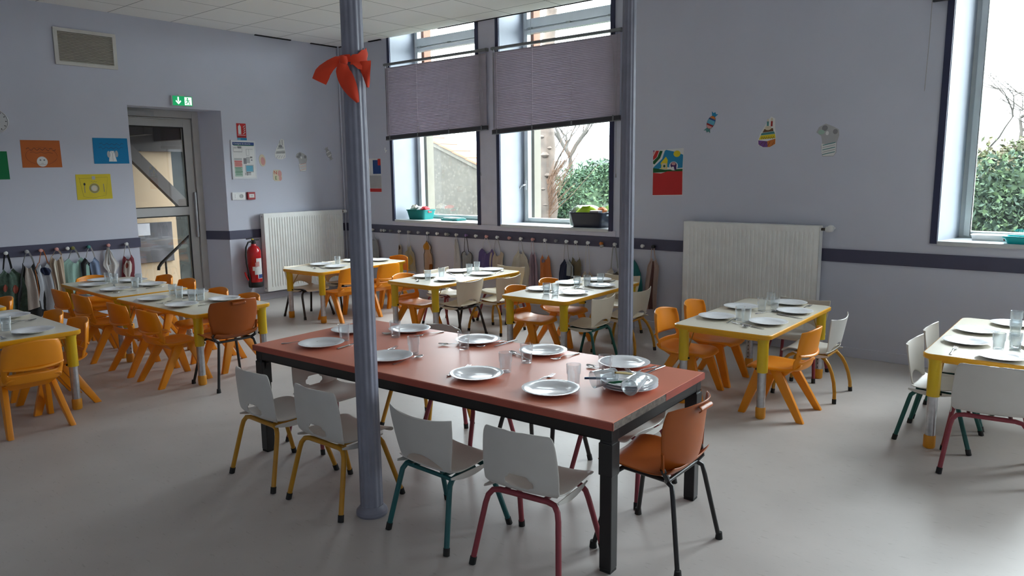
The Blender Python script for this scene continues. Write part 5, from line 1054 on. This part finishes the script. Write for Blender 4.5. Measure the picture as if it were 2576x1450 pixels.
def crumple(name, loc, r, m_, seed, label, cat, s=(1, 1, .6)):
    o = empty(name, loc); q = random.Random(seed); p1 = [q.uniform(0, 6) for _ in range(6)]
    def fn(u, v):
        a, p = u*2*pi, v*pi; k = 1+.20*sin(3*a+p1[0]+4*p)+.12*sin(5*a+p1[1])*sin(3*p+p1[2])+.07*sin(9*a+7*p+p1[3])
        return (r*s[0]*k*sin(p)*cos(a), r*s[1]*k*sin(p)*sin(a), r*s[2]*k*cos(p))
    us = lin(0, 1, 25); vs = lin(.02, .98, 13); B().sheet(fn, us, vs, .002).build('crumpled_cloth', m_, o, smooth=True, angle=80); return tag(o, label, cat)
tb = basket((1.30, .20, .979), radians(6), .30, .24, .125, TEAL); tag(tb, 'teal plastic basket full of cloths on the left window sill', 'basket')
crumple('cloth_napkin', (1.20, .19, 1.10), .060, C('cream', (.56, .52, .44)), 1, 'cream crumpled cloth at the left in the teal basket', 'cloth', (1, .9, .9)); crumple('cloth_napkin', (1.29, .20, 1.095), .060, wh, 2, 'white crumpled cloth in the middle of the teal basket', 'cloth', (1, .9, .7)); crumple('cloth_napkin', (1.375, .20, 1.095), .060, C('scarlet', (.62, .02, .03)), 3, 'bright red crumpled cloth in the teal basket', 'cloth', (1.1, .9, .7))
ld = empty('basket_lid', (1.86, .22, .979), radians(-4)); B().prism(rrect(.30, .20, .04), 0, .022).build('lid_plate', TEAL, ld, bev=.005); B().prism(rrect(.26, .16, .03), .022, .032).build('raised_panel', TEAL, ld, bev=.003); tag(ld, 'flat teal plastic lid lying beside the teal basket', 'lid')
nbk = basket((3.955, .17, .979), radians(3), .40, .28, .160, NAVY, False); tag(nbk, 'navy plastic basket overflowing with things on the right window sill', 'basket')
lg = empty('salad_spinner_lid', (3.93, .16, 1.125), .2); LIME = M_('lime_plastic', (.42, .62, .02), rough=.25)
B().sheet(lambda u, v: (.14*u, .10*v, .085*(1-abs(u)**3)*(1-abs(v)**3)), lin(-1, 1, 11), lin(-1, 1, 11), .004).build('lid_dome', LIME, lg, sub=1); B().sheet(lambda u, v: (-.03+.06*u, -.03+.05*v, .088-.015*v*v), [-1, 0, 1], [-1, 0, 1], .004).build('pale_window', M_('pale_lime', (.6, .75, .45), rough=.2), lg, sub=1)
tag(lg, 'lime green plastic lid on top of the navy basket', 'lid')
crumple('plastic_bag', (3.80, .14, 1.14), .062, M_('pale_bag', (.62, .70, .64), rough=.4), 5, 'crumpled pale green plastic bag at the left of the navy basket', 'bag', (.9, .9, .9)); crumple('plastic_bag', (3.752, .10, 1.08), .060, M_('pale_bag', (.62, .70, .64), rough=.4), 6, 'white plastic bag spilling over the side of the navy basket', 'bag', (.5, .6, 1.3))
crumple('cloth_napkin', (4.07, .18, 1.15), .055, C('orange', (.58, .18, .05)), 8, 'orange crumpled cloth at the right of the navy basket', 'cloth'); gbx = B().box(-.06, .05, -.04, .04, 0, .03).build('plastic_box', M_('grey_plastic', (.35, .33, .33), rough=.4), None, bev=.006); gbx.location = (4.07, .08, 1.13); tag(gbx, 'small grey box lying on the rim of the navy basket', 'box')
tr_ = empty('plastic_tray', (7.615, .275, 1.004)); B().prism(rrect(.36, .155, .03), 0, .006).build('tray_base', MT['white'], tr_, bev=.002)
o_, i_ = rrect(.38, .175, .035), rrect(.365, .16, .03); k = len(o_); B().add([(x, y, 0) for x, y in i_]+[(x, y, .040) for x, y in o_]+[(x*1.03, y*1.03, .042) for x, y in o_], [(j*k+i, j*k+(i+1) % k, (j+1)*k+(i+1) % k, (j+1)*k+i) for j in range(2) for i in range(k)]).build('tray_rim', MT['white'], tr_, smooth=True)
tag(tr_, 'white plastic tray on the sill of the right edge window', 'tray')
aq = basket((7.825, .085, 1.004), 0, .34, .17, .055, AQUA); tag(aq, 'shallow turquoise plastic box on the sill at the right edge', 'box')

# ------------------------------------------------------------------ outside
struct(B().box(-60, 70, WT+.2, 120, -.7, -.5).build('ground_outside', M_('garden_grass', (.03, .036, .02), rough=.95, var=.3, vscale=4, bump=.4, bscale=20)))
struct(B().box(-80, 90, 95, 96, -.6, 3.6).build('hill_backdrop', M_('far_trees', (.06, .066, .066), rough=1, var=.3, vscale=.6)))
# stone house with tiled verge
hs_ = empty('stone_house', (-4, 6.1, -.5)); ST = stonemat(); SL = -.398
P_ = [(-9, 0), (1.75, 0), (1.75, 1.84), (-.335, 2.25+.5-.05), (-9, 2.25+.5-.05-SL*8.665)]
B().prism(P_, 0, .4, Matrix(((1, 0, 0, 0), (0, 0, 1, 0), (0, 1, 0, 0), (0, 0, 0, 1)))).build('rubble_wall', ST, hs_)
TL = M_('orange_roof_tile', (.19, .058, .030), rough=.8, var=.1); an = atan2(SL, 1); b = B(); v_ = B()
for k in range(26):
    x = 1.75-.42*k; z = 2.75+(x+.335)*SL
    for j in range(1):
        b.box(-.26, .22, -.10, .5, .035, .085, TR(x, 0, z, ry=-an-radians(2)))
v_.box(-11.5, 0, -.06, 0, -.07, .02, TR(1.9, 0, 2.75+(1.9+.335)*SL+.01, ry=-an)); v_.build('mortar_verge', M_('mortar_grey', (.06, .055, .045), rough=.9, var=.2), hs_); b.build('roof_tiles', TL, hs_, bev=.01)
tag(hs_, 'rubble stone house with orange tiled roof edge outside the left window', 'building')
# trunk with shoots
BK = M_('mottled_bark', (.060, .045, .036), rough=.95, var=.35, vscale=5, bump=.6, bscale=9); SH = M_('orange_shoots', (.085, .045, .026), rough=.9)
tk = empty('pollarded_tree', (-1.78, 7.0, -.5)); q = random.Random(4)
pts = [(0, 0, 0), (.0, 0, .5), (.02, 0, 1.0), (.04, 0, 1.3), (-.02, 0, 1.7), (-.04, 0, 2.2), (.0, .0, 2.6), (-.04, .02, 3.2), (-.02, 0, 4.2), (.1, .1, 5.6)]
B().tube(pts, [.27, .235, .225, .25, .24, .215, .22, .19, .17, .12], 20).build('trunk', BK, tk, smooth=True)
b = B()
for z, a, r in ((1.35, -.9, .10), (1.7, -1.2, .07), (2.0, -.7, .08), (2.45, -1.0, .10), (2.6, -.5, .07), (2.85, -1.4, .06)): b.lathe([(0, -r*.6), (r*.7, -r*.4), (r, 0), (r*.6, r*.5), (0, r*.6)], 12, TR(.17*cos(a), .19*sin(a), z, s=(1, 1, 1.2)))
b.build('burrs', BK, tk, smooth=True)
b = B()
for k in range(60):
    a = q.uniform(-.5, 1.2); z = q.uniform(1.0, 1.9); l = q.uniform(.6, 1.5); dx_ = q.uniform(.25, .95)
    if q.random() < .15: dx_ = -dx_*.5
    b.tube([(.15, -.15, z), (.15+dx_*l*.5, -.2, z+l*.35), (.15+dx_*l, -.2+q.uniform(-.3, .2), z+l*q.uniform(.7, 1.0))], [.010, .006, .003], 5)
so = b.build('shoots', SH, tk, smooth=True); so['kind'] = 'stuff'
tag(tk, 'thick mottled tree trunk with orange shoots outside the middle window', 'tree')
def bare_tree(name, loc, h, seed, label, col=(.030, .026, .022), lean=(0, 0)):
    q = random.Random(seed); o = empty(name, loc); mm = M_('bare_bark'+name, col, rough=.95, var=.25, vscale=4); lim = B(); tw = B()
    def grow(p, d, l, r, dep):
        P = [p]; dd = d.copy()
        for s in range(4): dd = (dd+Vector((q.uniform(-.22, .22), q.uniform(-.22, .22), q.uniform(-.08, .16)))).normalized(); P.append(P[-1]+dd*l/4)
        (lim if dep < 2 else tw).tube([tuple(x) for x in P], [r*(1-.12*i) for i in range(5)], 8 if dep < 2 else 4)
        if dep >= 5: return
        for k in range(q.choice((2, 3, 3)) if dep else 5):
            base = P[q.choice((2, 3, 4))] if k else P[4]; a = q.uniform(0, 2*pi); side = Vector((cos(a), sin(a)*.8, q.uniform(-.1, .7))); grow(base, (dd*.55+side*.75).normalized(), l*q.uniform(.6, .8), r*.58, dep+1)
    grow(Vector((0, 0, 0)), Vector((lean[0], lean[1], 1)).normalized(), h, h*.045, 0); lim.build('trunk', mm, o, smooth=True)
    t = tw.build('twigs', mm, o); t['kind'] = 'stuff'; return tag(o, label, 'tree')
bare_tree('bare_tree', (-5.7, 13.5, -.5), 2.6, 11, 'bare spreading tree behind the hedge, outside the middle window', lean=(.1, 0))
bare_tree('bare_tree', (-6.0, 21, -.5), 3.6, 5, 'bare tree further back to the right, outside the middle window')
bare_tree('bare_tree', (6.3, 12.6, -.5), 2.0, 8, 'bare tree above the bush outside the right edge window', (.035, .032, .022))
def bush(name, loc, size, n, seed, cols, label, leaf=.06, cat='hedge'):
    q = random.Random(seed); o = empty(name, loc); sx, sy, sz = size
    def surf(a, p): k = 1+.10*sin(4*a+seed)+.08*sin(7*a+5*p)+.06*sin(11*a+3*p+1); return Vector((sx*k*abs(cos(p))**.6*cos(a)*(1 if abs(cos(a)) < 1 else 1), sy*k*abs(cos(p))**.6*sin(a), sz*abs(sin(p))**.7*k))
    B().sheet(lambda u, v: surf(u, v)*.93, lin(0, 2*pi, 40), lin(.02, pi/2-.02, 14), .02).build('inner_growth', M_('bush_core', (.035, .06, .03), rough=1, var=.3), o)
    b = B()
    for i in range(n):
        a, p = q.uniform(pi, 2*pi) if i % 4 else q.uniform(0, pi), q.uniform(0, 1)**.8*pi/2; c_ = surf(a, p)*q.uniform(.92, 1.06); r_ = leaf*q.uniform(.6, 1.4)
        d = Vector((q.gauss(0, 1), q.gauss(0, 1), q.gauss(0, 1))).normalized(); e = d.cross(Vector((q.gauss(0, 1), q.gauss(0, 1), q.gauss(0, 1)))).normalized()
        b.add([c_-d*r_, c_+e*r_*.45, c_+d*r_, c_-e*r_*.45], [(0, 1, 2, 3)], None, q.randrange(len(cols)))
    f = b.build('foliage', [M_('leaf%d_%s' % (i, name), c_, rough=.75, spec=.25) for i, c_ in enumerate(cols)], o); f['kind'] = 'stuff'; return tag(o, label, cat)
G = [(.032, .065, .034), (.024, .052, .028), (.055, .095, .044), (.016, .034, .02)]
bush('garden_hedge', (-.95, 9.4, -.5), (2.6, 1.2, 2.05), 16000, 3, G, 'dense green hedge outside the middle window behind the trunk', .05)
bush('laurel_bush', (7.35, 6.6, -.5), (1.3, 1.2, 1.78), 12000, 6, [(.035, .06, .034), (.022, .042, .026), (.06, .10, .045), (.012, .026, .016)], 'broad-leaved laurel bush outside the right edge window', .048, 'bush')
bush('yellow_bush', (6.9, 10.6, -.5), (1.7, 1.0, 2.25), 7000, 9, [(.075, .078, .035), (.05, .06, .03), (.085, .072, .045)], 'yellowish bush behind the laurel outside the right edge window', .06, 'bush')
# garden wall piece beside the trunk is hidden; nothing more is seen
